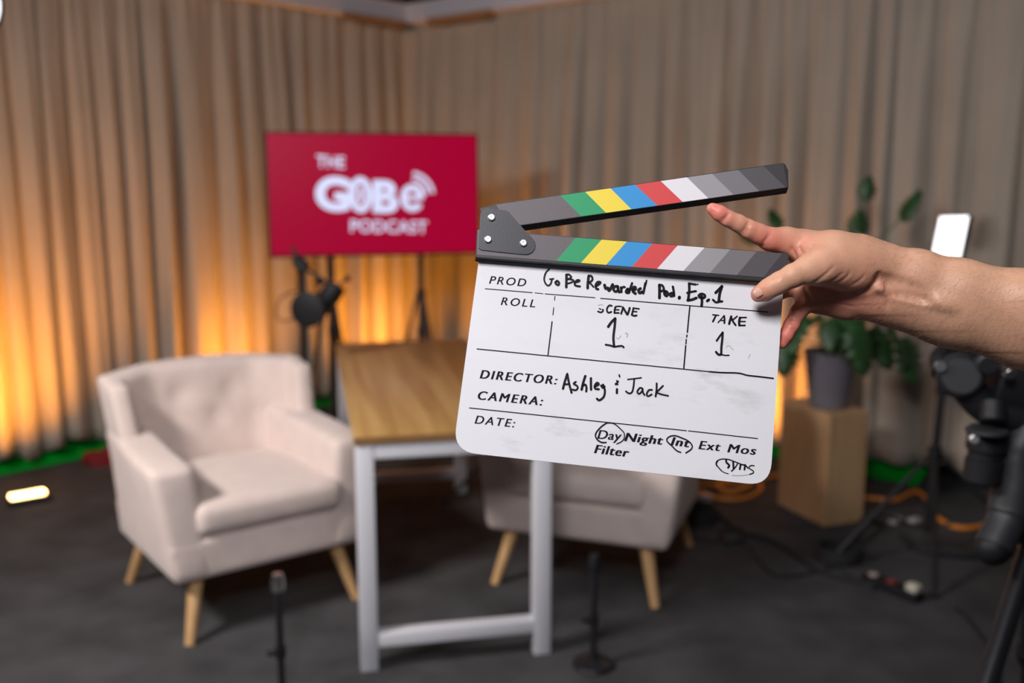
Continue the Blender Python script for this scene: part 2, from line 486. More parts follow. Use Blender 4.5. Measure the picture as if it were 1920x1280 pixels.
class Flat:                                  # collects flat shapes in a (u, v) plane
    def __init__(s): s.V = []; s.F = []
    def add(s, V, F):
        n = len(s.V); s.V += [tuple(v) for v in V]; s.F += [tuple(i + n for i in f) for f in F]
    def text(s, body, a, b, cap, bold=0, **k):
        """a, b: baseline ends; cap: height of capitals, same units, v grows along 'up' = perpendicular"""
        V, F = text_mesh(body, **k); a = np.array(a, float); b = np.array(b, float)
        ex = (b - a); L = np.linalg.norm(ex); ex /= L; ey = np.array([-ex[1], ex[0]])
        x0, x1 = V[:, 0].min(), V[:, 0].max(); capk = text_mesh('H', offset=k.get('offset', 0))[0]; ch = capk[:, 1].max() - capk[:, 1].min()
        b0 = capk[:, 1].min()
        for sh in ((-bold, -bold / 2, 0, bold / 2, bold) if bold else (0,)):
            P = [a + ex * ((v[0] - x0) / (x1 - x0) * L + sh) + ey * (v[1] - b0) / ch * cap for v in V]
            s.add(P, F)
    def ribbon(s, pts, w, n=5):
        P = [np.array(p[:2]) for p in spline(pts, n)] if len(pts) > 2 else [np.array(p, float) for p in pts]
        ws = w if isinstance(w, (list, tuple)) else [w, w]
        m = len(P); Lr = []
        for i in range(m):
            t = P[min(i + 1, m - 1)] - P[max(i - 1, 0)]; t = t / (np.linalg.norm(t) + 1e-12); nn = np.array([-t[1], t[0]])
            ww = ws[0] + (ws[-1] - ws[0]) * i / (m - 1); Lr.append((P[i] + nn * ww / 2, P[i] - nn * ww / 2))
        V = [q for pr in Lr for q in pr]; F = [(2 * i, 2 * i + 1, 2 * i + 3, 2 * i + 2) for i in range(m - 1)]
        s.add(V, F)
        for P0, ww in ((P[0], ws[0]), (P[-1], ws[-1])):
            s.add([P0 + ww / 2 * np.array([math.cos(a), math.sin(a)]) for a in np.linspace(0, 2 * math.pi, 13)[:-1]], [tuple(range(12))])


f = Flat()
A = tvp
f.text('THE', A(593, 313), A(646, 316), 0.062, offset=0.015, spacing=1.02)
f.text('G', A(590, 394), A(656, 397.5), 0.178, offset=0.05)
f.text('B', A(699, 399), A(747, 400), 0.172, offset=0.05)
f.text('PODCAST', A(657, 435), A(801, 437), 0.064, offset=0.015, spacing=1.02)
def ring(cx, cy, rx, ry, wd, a0=0, a1=360, n=40):
    V = []
    for i in range(n + 1):
        a = math.radians(a0 + (a1 - a0) * i / n)
        for k in (1, 0): V.append((cx + (rx - wd * (1 - k)) * math.cos(a), cy + (ry - wd * (1 - k)) * math.sin(a)))
    f.add(V, [(2 * i, 2 * i + 1, 2 * i + 3, 2 * i + 2) for i in range(n)])
cx, cy = A(676, 365); ring(cx, cy, 0.062, 0.094, 0.036)
ring(cx, cy, 0.014, 0.045, 0.0135)
cx, cy = A(773, 371); ring(cx, cy, 0.064, 0.072, 0.034, 0, 325)
f.add([(cx - .035, cy - .010), (cx + .058, cy - .010), (cx + .058, cy + .012), (cx - .035, cy + .012)], [(0, 1, 2, 3)])
for rr in (0.100, 0.132): ring(cx - .01, cy + .008, rr, rr, 0.017, 8, 82)
LO = mesh_obj('logo_lettering', [(a, -0.0024, b) for a, b in f.V], f.F, LOGO, scr)


def light_stand(name, label, base, top_z, leg_r, leg_z, angs, foldr=0.012, grp=None, lean=(0, 0), pr=(0.0165, 0.0125)):
    t = thing(name, label, 'stand', (base[0], base[1], 0), 0, grp)
    lx, ly = lean
    P = lambda z: (lx * z, ly * z, z)
    MB().tube([P(0.10), P(top_z * .55)], pr[0]).build('lower_pole', BLK, t)
    MB().tube([P(top_z * .55), P(top_z)], pr[1]).build('upper_pole', BLK, t)
    MB().tube([P(top_z * .55 - .03), P(top_z * .55 + .03)], 0.024).build('collar', BLKP, t)
    MB().tube([P(leg_z - .03), P(leg_z + .03)], 0.026).build('leg_hub', BLKP, t)
    MB().ball((0.035, -.01, top_z * .55), 0.015, n=8).build('knob', BLKP, t)
    for a in angs:
        a = math.radians(a); e = Vector((math.cos(a) * leg_r, math.sin(a) * leg_r, 0.012))
        lg = MB().tube([Vector(P(leg_z)) + Vector((math.cos(a), math.sin(a), 0)) * .02, e], 0.0095, 10).build('leg', BLK, t)
        m = Vector((lx * .12, ly * .12, 0.11)); mid = Vector(P(leg_z)).lerp(e, 0.55)
        MB().tube([m, mid], 0.006, 8).build('brace', BLK, t)
        MB().ball(e, 0.016, (1, 1, .75), 8).build('rubber_foot', RUB, lg)
    return t


sp1 = ony(620, 520, 5.42); sp2 = ony(789, 520, 5.50)
light_stand('television_stand', 'black tripod stand under the left half of the television', sp1[:2], 1.22, 0.22, 0.86, (200, 320, 80), pr=(0.022, 0.020), grp='tripod stands holding up the television')
light_stand('television_stand', 'black tripod stand under the right half of the television', sp2[:2], 1.20, 0.22, 0.86, (-68, 60, 185), pr=(0.018, 0.016), grp='tripod stands holding up the television')
light_stand('microphone_stand', 'black tripod stand behind the right armchair, one foot showing beside the table leg', (0.20, 4.85), 1.0, 0.64, 0.42, (217, 340, 95))
bc = tl + ux * TVW / 2 - uz * (TVH - 0.11) + un * 0.11
for o in (1,):
    a_ = ux * 0.42
    MB().tube([bc - a_, bc + a_], 0.014).build('television_crossbar', BLK, tv).matrix_parent_inverse = tv.matrix_basis.inverted()

# ================================================================ PODCAST MICROPHONE ON BOOM
mb_ = ony(566, 500, 4.30)
t = thing('microphone_stand', 'black boom microphone stand behind the left armchair', 'stand', (mb_[0], mb_[1], 0))
MY = 4.30
def rel(px, py, Y=MY, o=mb_): q = ony(px, py, Y); return (q[0] - o[0], q[1] - o[1], q[2])
MB().lathe([(0.13, 0), (0.13, 0.012), (0.12, 0.02), (0.02, 0.026), (0.02, 0.05)]).build('base', BLK, t)
MB().tube([(0, 0, 0.03), rel(567, 500)], 0.014).build('pole', BLK, t)
MB().tube([rel(548, 463), rel(568, 500), rel(640, 548, MY - .05)], [0.009, 0.009, 0.007]).build('boom_arm', BLK, t)
MB().tube([rel(553, 482), rel(572, 506)], [0.022, 0.034]).build('counterweight', BLKP, t)
MB().ball(rel(567, 498), 0.03, n=10).build('clutch', BLKP, t)
MB().ball(rel(600, 527, MY - .03), 0.020, n=8).build('boom_joint', BLKP, t)
t2 = thing('microphone', 'black studio microphone with round pop filter left of the table', 'microphone', rel(0, 0)[:0] or tuple(ony(612, 560, MY - .08)))
mo = ony(612, 560, MY - .08)
def r2(px, py, Y=MY - .08): return rel(px, py, Y, mo)[:2] + (ony(px, py, Y)[2] - mo[2],)
MB().tube([r2(632, 535), r2(620, 552), r2(598, 580, MY - .14)], [0.040, 0.046, 0.040], 20).build('microphone_body', BLKP, t2)
MB().tube([r2(628, 545), r2(640, 530), r2(652, 522)], [0.007, 0.006, 0.005]).build('mount_arm', BLK, t2)
MB().ball(r2(652, 522), 0.014, n=8).build('mount_knob', BLKP, t2)
pc = Vector(r2(576, 580, MY - .22)); q = Vector((-0.28, -0.95, 0.0)).to_track_quat('Z', 'Y').to_matrix().to_4x4()
pf = MB().lathe([(0.070, -0.005), (0.075, -0.003), (0.075, 0.003), (0.070, 0.005)], Matrix.Translation(pc) @ q, 40).build('pop_filter', BLKP, t2)
MB().tube([pc + Vector((0.03, .02, 0.05)), Vector(r2(606, 552)), Vector(r2(632, 540))], 0.004, 8).build('gooseneck', BLK, t2)
cbl = [ony(*q) for q in ((566, 545, MY), (545, 548, MY), (524, 562, MY), (518, 590, MY), (530, 602, MY), (552, 598, MY), (568, 592, MY), (570, 640, MY + .03), (574, 720, MY + .05))]
tag(MB().tube(spline(cbl), 0.0035, 8).build('microphone_cable', RUB), 'thin black cable looping beside the microphone stand pole', 'cable')


# ================================================================ SMALL ROUND BASE STANDS
def small_stand(label, base, h, silver, knob_z):
    t = thing('table_microphone_stand', label, 'stand', (base[0], base[1], 0), 0, 'short round base stands in front of the table')
    MB().lathe([(0.064, 0), (0.066, 0.006), (0.062, 0.014), (0.03, 0.020), (0.017, 0.024), (0.015, 0.045)]).build('base', BLK, t)
    MB().cyl((0, 0, 0.03), (0, 0, h * .93), 0.0105).build('pole', BLK, t)
    MB().lathe([(0.011, h * .86), (0.018, h * .88), (0.019, h * .95), (0.014, h)]).build('clutch', STEEL if silver else BLKP, t)
    MB().cyl((0, 0, knob_z - .018), (0, 0, knob_z + .018), 0.015).build('collar', BLKP, t)
    MB().cyl((-0.012, -.006, knob_z), (-0.036, -.012, knob_z), 0.009).build('knob', BLKP, t)


b1 = onz(1112, 1248); small_stand('short black stand with round base on the carpet right of the table', b1, 0.365, False, 0.155)
b2 = onz(530, 1318); small_stand('short black stand with silver top in front of the left armchair', b2, 0.395, True, 0.16)

# ================================================================ PLINTH + PLANT
pf_, plf, prt = onz(1546, 988), onz(1457, 945), onz(1612, 974)
dA = (plf - pf_)[:2]; dA = dA / np.linalg.norm(dA); wA = np.linalg.norm((plf - pf_)[:2]); dB = np.array([-dA[1], dA[0]]) * -1
if dB @ (prt - pf_)[:2] < 0: dB = -dB
wB = abs((prt - pf_)[:2] @ dB) * 1.0
PH = 0.50
a0 = pf_[:2]; q4 = [a0, a0 + dA * wA, a0 + dA * wA + dB * wB, a0 + dB * wB]
o = MB().prism([(*q, 0) for q in q4], [(*q, PH) for q in q4]).build('plinth', PLY, smooth=False)
md = o.modifiers.new('b', 'BEVEL'); md.width = 0.003
tag(o, 'tall plain plywood box plinth under the potted plant', 'plinth')
pc = a0 + dA * wA * .42 + dB * wB * .5
pot = thing('potted_plant', 'leafy green plant in a grey pot standing on the plywood plinth', 'plant', (pc[0], pc[1], PH + .001))
MB().lathe([(0.078, 0), (0.083, 0.004), (0.116, 0.235), (0.120, 0.25), (0.110, 0.25), (0.104, 0.22), (0.02, 0.215)]).build('pot', POTM, pot)
MB().lathe([(0.10, 0.205), (0.104, 0.222), (0.05, 0.232), (0.01, 0.234)]).build('soil', SOIL, pot)


def leaf(base, tip, size, roll, droop=0.2, face=None):
    """split monstera style leaf on a curved stem, pot coordinates"""
    b = Vector(base); t_ = Vector(tip); d = (t_ - b); L = size
    dirv = d.normalized() if face is None else Vector(face).normalized(); e1 = dirv
    side = e1.cross(Vector((0, 0, 1)));
    if side.length < .1: side = Vector((1, 0, 0))
    side.normalize(); nrm = side.cross(e1).normalized()
    R = Matrix.Rotation(roll, 3, e1); side = R @ side; nrm = R @ nrm
    bm = bmesh.new(); n = 15; prev = None
    for i in range(n + 1):
        u = i / n; wv = 0.46 * L * (math.sin(math.pi * min(1, u * 0.93 + 0.05)) ** 0.7) * (1.12 - .5 * u)
        notch = 0.62 if (i % 3 == 2 and 1 < i < n - 1) else 1.0
        c = t_ + e1 * L * (u - 0.1) + nrm * (-droop * L * u * u)
        row = [bm.verts.new(c + side * wv * k * (notch if abs(k) > .9 else 1) - nrm * abs(k) ** 2 * .10 * L) for k in (-1, -.5, 0, .5, 1)]
        if prev:
            for k in range(4): bm.faces.new((prev[k], prev[k + 1], row[k + 1], row[k]))
        prev = row
    me = bpy.data.meshes.new('leaf'); bm.to_mesh(me); bm.free(); me.materials.append(LEAF)
    for q in me.polygons: q.use_smooth = True
    o = bpy.data.objects.new('leaf', me); C.objects.link(o); o.parent = pot
    md = o.modifiers.new('s', 'SOLIDIFY'); md.thickness = 0.0012
    mid = (b + t_) / 2 + Vector((0, 0, 0.10 * d.length)); mid.x = (mid.x + b.x) / 2
    st = MB().tube(spline([b, mid, t_, t_ + e1 * L * .3]), [0.0045] * 24 + [0.0035], 6) if False else MB().tube(spline([b, mid, t_]), 0.004, 6)
    st.build('stem', STEM, o)


pw = np.array([pc[0], pc[1], PH])
def pp(px, py, dy=0.0): q = ony(px, py, pc[1] + dy); return q - pw
LV = [  # stem top px, dy, size, roll
    (1622, 372, .05, .11, 1.2), (1690, 408, -.02, .15, 0.5), (1606, 440, .05, .13, .9), (1462, 425, .02, .10, .8), (1415, 452, .0, .13, .6),
    (1635, 560, .05, .20, .3), (1580, 540, .12, .19, 1.5), (1520, 560, .1, .18, .2)]
for k, (px, py, dy, sz, rl) in enumerate(LV):
    tp = pp(px, py, dy); a = rnd.random() * 6.28
    leaf((0.03 * math.cos(a), 0.03 * math.sin(a), 0.222), tp, sz, rl, 0.3 if k > 4 else 0.1)
for px, py, dy, sz, fx, fy, fz, rl in ((1500, 596, -.08, .20, -.5, -.3, -.8, .2), (1478, 640, -.10, .17, -.2, -.4, -.9, -.3), (1556, 604, -.12, .15, -.1, -.5, -.8, .1),
                                       (1612, 612, -.15, .23, .15, -.35, -.9, .1), (1668, 596, -.06, .25, .45, -.3, -.85, -.2), (1650, 585, .0, .19, .9, -.4, .0, .4),
                                       (1592, 585, -.06, .17, -.2, -.5, -.6, -.2), (1532, 590, -.03, .16, -.7, -.5, -.2, .3), (1700, 640, -.02, .21, .25, -.3, -.9, .3), (1640, 620, .02, .20, .3, -.4, -.7, .5)):
    a = rnd.random() * 6.28
    leaf((0.04 * math.cos(a), 0.04 * math.sin(a), 0.222), pp(px, py, dy), sz, rl, 0.12, (fx, fy, fz))

# ================================================================ LED PANEL ON LIGHT STAND
ls = onz(1733, 1040)
lt = light_stand('light_stand', 'black tripod light stand carrying the lit white panel', ls[:2], 1.26, 0.44, 0.42, (195, 252, 345), lean=(0.035, 0))
PANE = mat('panel_glow', (1, 1, 1), 0.5, emit=(0.93, 0.95, 1.0), es=1.8)
PX, PY, PZ, PNW, PNH = -16, -3, -60, 0.12, 0.19
pcn = ony(1763, 406, ls[1] - .06)
t = thing('studio_light', 'glowing white rectangular light panel above the outstretched arm', 'light', pcn)
t.rotation_euler = (math.radians(PX), math.radians(PY), math.radians(PZ))
MB().box((-0.004, 0, -PNH - .004), (PNW + .004, 0.024, 0.004), 0.004).build('housing', BLKP, t)
MB().box((0, -0.002, -PNH), (PNW, 0.004, 0), 0.0008).build('diffuser', PANE, t)
MB().cyl((PNW * .4, 0.014, -PNH), (PNW * .4, 0.014, -PNH - .03), 0.008).build('mount', BLK, t)

lb = ony(-67, 8, 2.6)
t = thing('studio_light', 'small round studio lamp whose bright rim peeks in at the top left corner', 'light', lb)
MB().lathe([(0.05, 0.06), (0.085, 0.03), (0.088, 0.0), (0.084, -0.004)], Matrix.Rotation(math.radians(-90), 4, 'X')).build('housing', BLKP, t)
MB().lathe([(0.086, -0.016), (0.092, -0.002)], Matrix.Rotation(math.radians(-90), 4, 'X')).build('diffuser', PANE, t)
MB().cyl((-0.02, 0.03, 0.08), (-0.02, 0.03, 2.739 - lb[2]), 0.012).build('hanging_pole', BLK, t)

# ================================================================ CAMERA GIMBAL RIG (right edge)
GD = 1.85
g0 = cw(1905, 1000, GD)
gt = thing('camera_rig', 'black stabilised video camera rig on a tripod at the right edge', 'camera', (g0[0], g0[1], 0))
def gp(x, y, d=GD): q = cw(x, y, d); return Vector((q[0] - g0[0], q[1] - g0[1], q[2]))
zf = Vector(FW)
def disc(c, r, depth, name, m, par, ax=zf, rr=None):
    c = Vector(c); a = Vector(ax).normalized()
    q = a.to_track_quat('Z', 'Y').to_matrix().to_4x4()
    h = depth / 2; bv = min(r * .15, h * .6)
    return MB().lathe([(r - bv, -h), (r, -h + bv), (r, h - bv), (r - bv, h)], Matrix.Translation(c) @ q, 36).build(name, m, par)
axm = Vector((0.35, 1, -.1))
mo1 = disc(gp(1800, 703, 1.84), 0.042, 0.05, 'roll_motor', BLKP, gt, axm)
disc(gp(1800, 703, 1.84) - axm.normalized() * 0.026, 0.033, 0.006, 'motor_cap', GREYPL, mo1, axm)
disc(gp(1764, 686, 1.82), 0.011, 0.012, 'lock_knob', STEEL, gt, axm)
MB().tube(spline([gp(1765, 700, 1.87), gp(1762, 670, 1.9), gp(1790, 655, 1.92), gp(1850, 662, 1.92), gp(1960, 690, 1.9)]), 0.018, 14).build('upper_arm', BLKP, gt)
MB().tube(spline([gp(1815, 730), gp(1850, 765), gp(1900, 785), gp(1970, 800)]), [0.03] * 24 + [0.03], 14).build('cross_arm', BLKP, gt)
disc(gp(1862, 772, 1.80), 0.022, 0.04, 'tilt_motor', BLKP, gt, (0.2, .5, 1))
MB().box((-0.06, -0.05, -0.035), (0.09, 0.05, 0.045), 0.012, Matrix.Translation(gp(1905, 725, 1.88)) @ Matrix.Rotation(.25, 4, 'Y'), 3).build('camera_body', BLKP, gt)
MB().box((-0.025, -0.02, -0.01), (0.025, 0.02, 0.03), 0.006, Matrix.Translation(gp(1868, 672, 1.86)), 3).build('viewfinder', GREYPL, gt)
disc(gp(1850, 680, 1.80), 0.020, 0.02, 'mode_dial', GREYPL, gt, (0.1, 1, .2))
disc(gp(1893, 700, 1.79), 0.010, 0.012, 'release_button', STEEL, gt, (0.1, 1, .2))
ln = MB().lathe([(0.030, -0.055), (0.034, -0.05), (0.034, -0.012), (0.031, -0.010), (0.031, 0.004), (0.036, 0.008), (0.036, 0.045), (0.033, 0.05)],
                Matrix.Translation(gp(1848, 850, 1.84)) @ Matrix.Rotation(.06, 4, 'Y'), 40).build('lens', BLKP, gt)
disc(gp(1850, 808, 1.80), 0.0365, 0.008, 'lens_ring', GREYPL, ln, (0, 0, 1))
disc(gp(1826, 822, 1.79), 0.008, 0.012, 'lens_knob', CHROME, ln, (.1, 1, 0))
MB().tube(spline([gp(1935, 800), gp(1908, 850), gp(1900, 910), gp(1888, 970), gp(1862, 1028, 1.83)]), [0.040] * 8 + [0.038] * 16 + [0.034] * 9, 16).build('handle', GREYPL, gt)
MB().ball(gp(1862, 1028, 1.83), 0.032, n=10).build('handle_end', BLKP, gt)
MB().box((-0.05, -.04, -.02), (0.05, .04, .03), 0.008, Matrix.Translation(gp(1925, 990, 1.9)), 2).build('tripod_head', BLKP, gt)
apex = gp(1945, 985, 1.92)
for (ex, ey, ed) in ((1835, 1325, 1.72), (2150, 1400, 1.85), (1925, 1260, 2.35)):
    e = gp(ex, ey, ed); dirn = (e - apex); k = -apex.z / dirn.z; e = apex + dirn * k
    lg = MB().tube([apex, apex.lerp(e, .5), apex.lerp(e, .5), e], [0.019, 0.018, 0.013, 0.012], 14).build('tripod_leg', BLK, gt)
    mm = apex.lerp(e, .5); MB().tube([mm - dirn.normalized() * .03, mm + dirn.normalized() * .02], 0.024, 14).build('leg_lock', BLKP, lg)

# ================================================================ FLOOR CABLES AND BITS
def cable(pts, r, m, label, name='cable', cat='cable', grp=None):
    P = []
    for q in pts:
        v = onz(q[0], q[1]); P.append((v[0], v[1], r + (q[2] if len(q) > 2 else 0)))
    o = MB().tube(spline(P, 7), r, 8).build(name, m); return tag(o, label, cat, grp)


cable([(1275, 935), (1330, 955), (1385, 998), (1440, 1015), (1485, 1040), (1530, 1072), (1590, 1090), (1640, 1102)], 0.010, RUB, 'thick black cable running from the right armchair to the power strip')
cable([(1290, 1008), (1340, 1018), (1395, 1022), (1420, 1050), (1450, 1078), (1500, 1080), (1560, 1068), (1600, 1085), (1640, 1108)], 0.006, RUB, 'thin black cable curving in a low loop in front of the plinth')
cable([(1345, 1012), (1370, 1022, .004), (1400, 1008, .004), (1380, 998, .012), (1350, 1004, .004), (1365, 1025)], 0.007, RUB, 'small black cable tangle on the carpet left of the plinth')
cable([(1790, 1140), (1812, 1160), (1835, 1190), (1855, 1215), (1870, 1245), (1872, 1300)], 0.005, RUB, 'thin black cable trailing from the power strip toward the tripod')
cable([(1690, 1010), (1720, 1035), (1780, 1045), (1850, 1048), (1900, 1040)], 0.014, RUB, 'thick black cable lying between the light stand legs')
cable([(1250, 905), (1310, 912), (1370, 908), (1425, 900), (1490, 885)], 0.008, ORC, 'orange cable running behind the right armchair and plinth')
cable([(1290, 915), (1340, 935), (1390, 938), (1425, 922), (1418, 905, .012), (1380, 902, .012), (1345, 915, .01), (1370, 930, .012), (1410, 918, .02)], 0.009, ORC, 'loosely looped orange cable beside the right armchair', grp=None)
cable([(1600, 935), (1640, 938), (1680, 940), (1715, 925), (1738, 940), (1748, 965), (1785, 990), (1830, 992), (1862, 975), (1875, 945), (1885, 915)], 0.010, ORC, 'orange cable curving around the light stand legs')


def coil(px, py, R, n, label, m=RUB, r=0.007):
    c = onz(px, py); P = []
    for i in range(n * 16 + 1):
        a = i / 16 * 2 * math.pi; rr = R * (1 - 0.1 * math.sin(i * .37)); P.append((c[0] + rr * math.cos(a), c[1] + rr * math.sin(a), r + (i / (n * 16)) * n * r * 1.3))
    return tag(MB().tube(P, r, 8).build('cable_coil', m), label, 'cable')


coil(1300, 975, 0.095, 6, 'black cable coiled in a pile beside the right armchair leg')
coil(1568, 1048, 0.085, 4, 'black cable coiled on the carpet in front of the plinth', r=0.009)
cable([(1600, 1030, .02), (1612, 1010, .05), (1622, 1000, .05), (1650, 985)], 0.014, RUB, 'thick black plug lead rising from the coil near the plinth')
# power strip
s0, s1 = onz(1622, 1088), onz(1725, 1130); dv = (s1 - s0)[:2]; LN = float(np.linalg.norm(dv))
t = thing('power_strip', 'black power strip on the carpet with pale sockets and plugs', 'power strip', (s0[0], s0[1], 0), math.atan2(dv[1], dv[0]))
MB().box((0, -0.028, 0), (LN, 0.028, 0.035), 0.006).build('strip_body', BLKP, t)
SOCK = mat('pale_socket', (0.45, 0.36, 0.33), 0.4); SOCK2 = mat('red_switch', (0.25, 0.03, 0.03), 0.4); WPL = mat('cream_plug', (0.55, 0.52, 0.42), 0.4)
MB().lathe([(0.018, 0.034), (0.018, 0.039), (0.014, 0.040)], Matrix.Translation((0.035, 0, 0))).build('socket', SOCK, t)
MB().box((LN * .42, -.014, .034), (LN * .55, .014, .042), .002).build('switch', SOCK2, t)
MB().box((LN * .78, -.02, .034), (LN * .97, .02, .062), .006).build('plug', WPL, t)
for px, lb in ((1680, 'left'), (1715, 'right')):
    q = onz(px, 980); oo = MB().box((-.03, -.018, 0), (.03, .018, .022), .005).build('power_adapter', mat('pale_plastic', (0.35, 0.34, 0.36), 0.4))
    oo.location = (q[0], q[1], 0); oo.rotation_euler = (0, 0, .5)
    tag(oo, 'small pale power adapter among the stand legs, %s one of two' % lb, 'adapter', 'pale adapters on the carpet')
q = onz(1320, 938); oo = MB().box((-.035, -.02, 0), (.035, .02, .03), .006).build('cable_connector', mat('pale_plastic', (0.35, 0.34, 0.36), 0.4)); oo.location = (q[0], q[1], 0)
tag(oo, 'pale cable connector block beside the right armchair leg', 'connector')
q = onz(1935, 1035)
oo = thing('cable_reel', 'orange cable reel on the carpet at the right edge of the photo', 'cable reel', (q[0] + .03, q[1], 0), .3)
R_ = Matrix.Rotation(math.pi / 2, 4, 'Y') @ Matrix.Identity(4)
MB().lathe([(0.05, -.06), (0.125, -.06), (0.13, -.05), (0.125, -.045), (0.07, -.04), (0.07, .04), (0.125, .045), (0.13, .05), (0.125, .06), (0.05, .06)], Matrix.Translation((0, 0, .131)) @ R_, 40).build('drum', ORP, oo)
P = []
for i in range(16 * 9): a = i / 16 * 2 * math.pi; P.append((-.04 + .08 * i / 143, .085 * math.cos(a), .131 + .085 * math.sin(a)))
MB().tube(P, 0.008, 8).build('wound_cable', ORC, oo)

# ================================================================ CLAPPERBOARD
a_c = np.array([0.2975, 0.0345, 0.0169]); a_c /= np.linalg.norm(a_c)
b_c = np.array([-0.0224, 0.1813, -0.033]); b_c -= a_c * (a_c @ b_c); b_c /= np.linalg.norm(b_c)
t_c = np.array([-0.0322, -0.0797, 0.9539]); n_c = np.cross(b_c, a_c)            # towards the viewer
if n_c[2] > 0: n_c = -n_c
SU, SV, SN = MC @ a_c, MC @ b_c, MC @ n_c; SO = OO + MC @ t_c
cb = thing('clapperboard', 'white clapperboard with colour striped sticks held open in the raised hand', 'clapperboard')
cb.matrix_world = Matrix(((SU[0], -SV[0], SN[0], SO[0]), (SU[1], -SV[1], SN[1], SO[1]), (SU[2], -SV[2], SN[2], SO[2]), (0, 0, 0, 1)))


def S(px, py, w_=0.0):                       # point on the board plane (u right, v up)
    r = ray(px, py); P0 = SO + SN * w_; k = ((P0 - OO) @ SN) / (r @ SN); d = OO + r * k - SO
    return float(d @ SU), float(-(d @ SV))
def S3(px, py, w_): u, v = S(px, py, w_); return (u, v, w_)


def slate_mat():
    m = mat('slate_white', (0.76, 0.755, 0.78), 0.5, spec=.3); nt = m.node_tree; b = nt.nodes['Principled BSDF']
    tc = nt.nodes.new('ShaderNodeTexCoord'); mp = nt.nodes.new('ShaderNodeMapping'); mp.inputs['Scale'].default_value = (14, 34, 1)
    n = nt.nodes.new('ShaderNodeTexNoise'); n.inputs['Scale'].default_value = 1.0; n.inputs['Detail'].default_value = 8; n.inputs['Roughness'].default_value = .65
    nt.links.new(tc.outputs['Object'], mp.inputs['Vector']); nt.links.new(mp.outputs['Vector'], n.inputs['Vector'])
    cr = nt.nodes.new('ShaderNodeValToRGB'); e = cr.color_ramp.elements
    e[0].position = .54; e[0].color = (0, 0, 0, 1); e[1].position = .80; e[1].color = (1, 1, 1, 1)
    nt.links.new(n.outputs['Fac'], cr.inputs['Fac'])
    # dirt lives mostly in the lower centre and centre right of the board
    def blob(cx, cy, sx, sy):
        m2 = nt.nodes.new('ShaderNodeMapping'); m2.inputs['Location'].default_value = (-cx / sx, -cy / sy, 0); m2.inputs['Scale'].default_value = (1 / sx, 1 / sy, 0)
        g = nt.nodes.new('ShaderNodeTexGradient'); g.gradient_type = 'SPHERICAL'
        nt.links.new(tc.outputs['Object'], m2.inputs['Vector']); nt.links.new(m2.outputs['Vector'], g.inputs['Vector']); return g
    g1 = blob(.09, -.165, .10, .035); g2 = blob(.22, -.10, .09, .09)
    ad = nt.nodes.new('ShaderNodeMath'); ad.operation = 'ADD'; nt.links.new(g1.outputs['Fac'], ad.inputs[0]); nt.links.new(g2.outputs['Fac'], ad.inputs[1])
    a2 = nt.nodes.new('ShaderNodeMath'); a2.operation = 'ADD'; a2.inputs[1].default_value = .12; nt.links.new(ad.outputs[0], a2.inputs[0])
    mu = nt.nodes.new('ShaderNodeMath'); mu.operation = 'MULTIPLY'; nt.links.new(a2.outputs[0], mu.inputs[0]); nt.links.new(cr.outputs['Color'], mu.inputs[1])
    mx = nt.nodes.new('ShaderNodeMix'); mx.data_type = 'RGBA'; mx.inputs['A'].default_value = (0.76, 0.755, 0.78, 1); mx.inputs['B'].default_value = (.40, .37, .38, 1)
    nt.links.new(mu.outputs[0], mx.inputs['Factor']); nt.links.new(mx.outputs['Result'], b.inputs['Base Color'])
    return m


SL = slate_mat(); SB = mat('stick_black', (0.022, 0.021, 0.023), 0.5, bump=.1, bscale=900)
PAL = [mat('sticker_charcoal', (0.115, 0.10, 0.108), .5, bump=.15, bscale=1500), mat('sticker_green', (0.012, 0.30, 0.115), .5, bump=.08, bscale=1500),
       mat('sticker_yellow', (0.80, 0.62, 0.055), .5), mat('sticker_blue', (0.03, 0.27, 0.60), .5), mat('sticker_red', (0.62, 0.06, 0.06), .5),
       mat('sticker_white', (0.72, 0.70, 0.72), .5), mat('sticker_light_grey', (0.30, 0.29, 0.30), .5), mat('sticker_mid_grey', (0.175, 0.165, 0.175), .5),
       mat('sticker_dark_grey', (0.085, 0.08, 0.087), .5), mat('sticker_near_black', (0.045, 0.042, 0.047), .5)]
INK = mat('printed_ink', (0.006, 0.005, 0.008), 0.7, spec=.2); MARK = mat('marker_ink', (0.006, 0.005, 0.006), 0.5, spec=.25); FAINT = mat('faint_marker', (0.42, 0.38, 0.40), 0.5)
# board outline (top tucked behind the lower stick)
W1, H1 = 0.30, 0.1862; tlp = S(897, 484); trp = S(1470, 553); blp = S(849.3, 845.9); brp = S(1443.6, 910.9)
def corner(p, pa, pb, r, n=8):
    p, pa, pb = map(np.array, (p, pa, pb)); u = (pa - p) / np.linalg.norm(pa - p); v = (pb - p) / np.linalg.norm(pb - p)
    A0 = p + u * r; B0 = p + v * r; out = []
    for i in range(n + 1):
        t = i / n; out.append((1 - t) ** 2 * A0 * 1 + 2 * t * (1 - t) * (p * 1.0) + t * t * B0)
    return out
ext = 0.020
up = np.array([0, ext])
poly = [np.array(tlp) + up + [0.001, 0]] + corner(blp, tlp, brp, 0.022) + corner(brp, blp, trp, 0.022) + [np.array(trp) + up + [-.001, 0]]
sl = MB().prism([(*p, 0.0) for p in poly], [(*p, -0.0035) for p in poly]).build('slate', SL, cb, smooth=False)

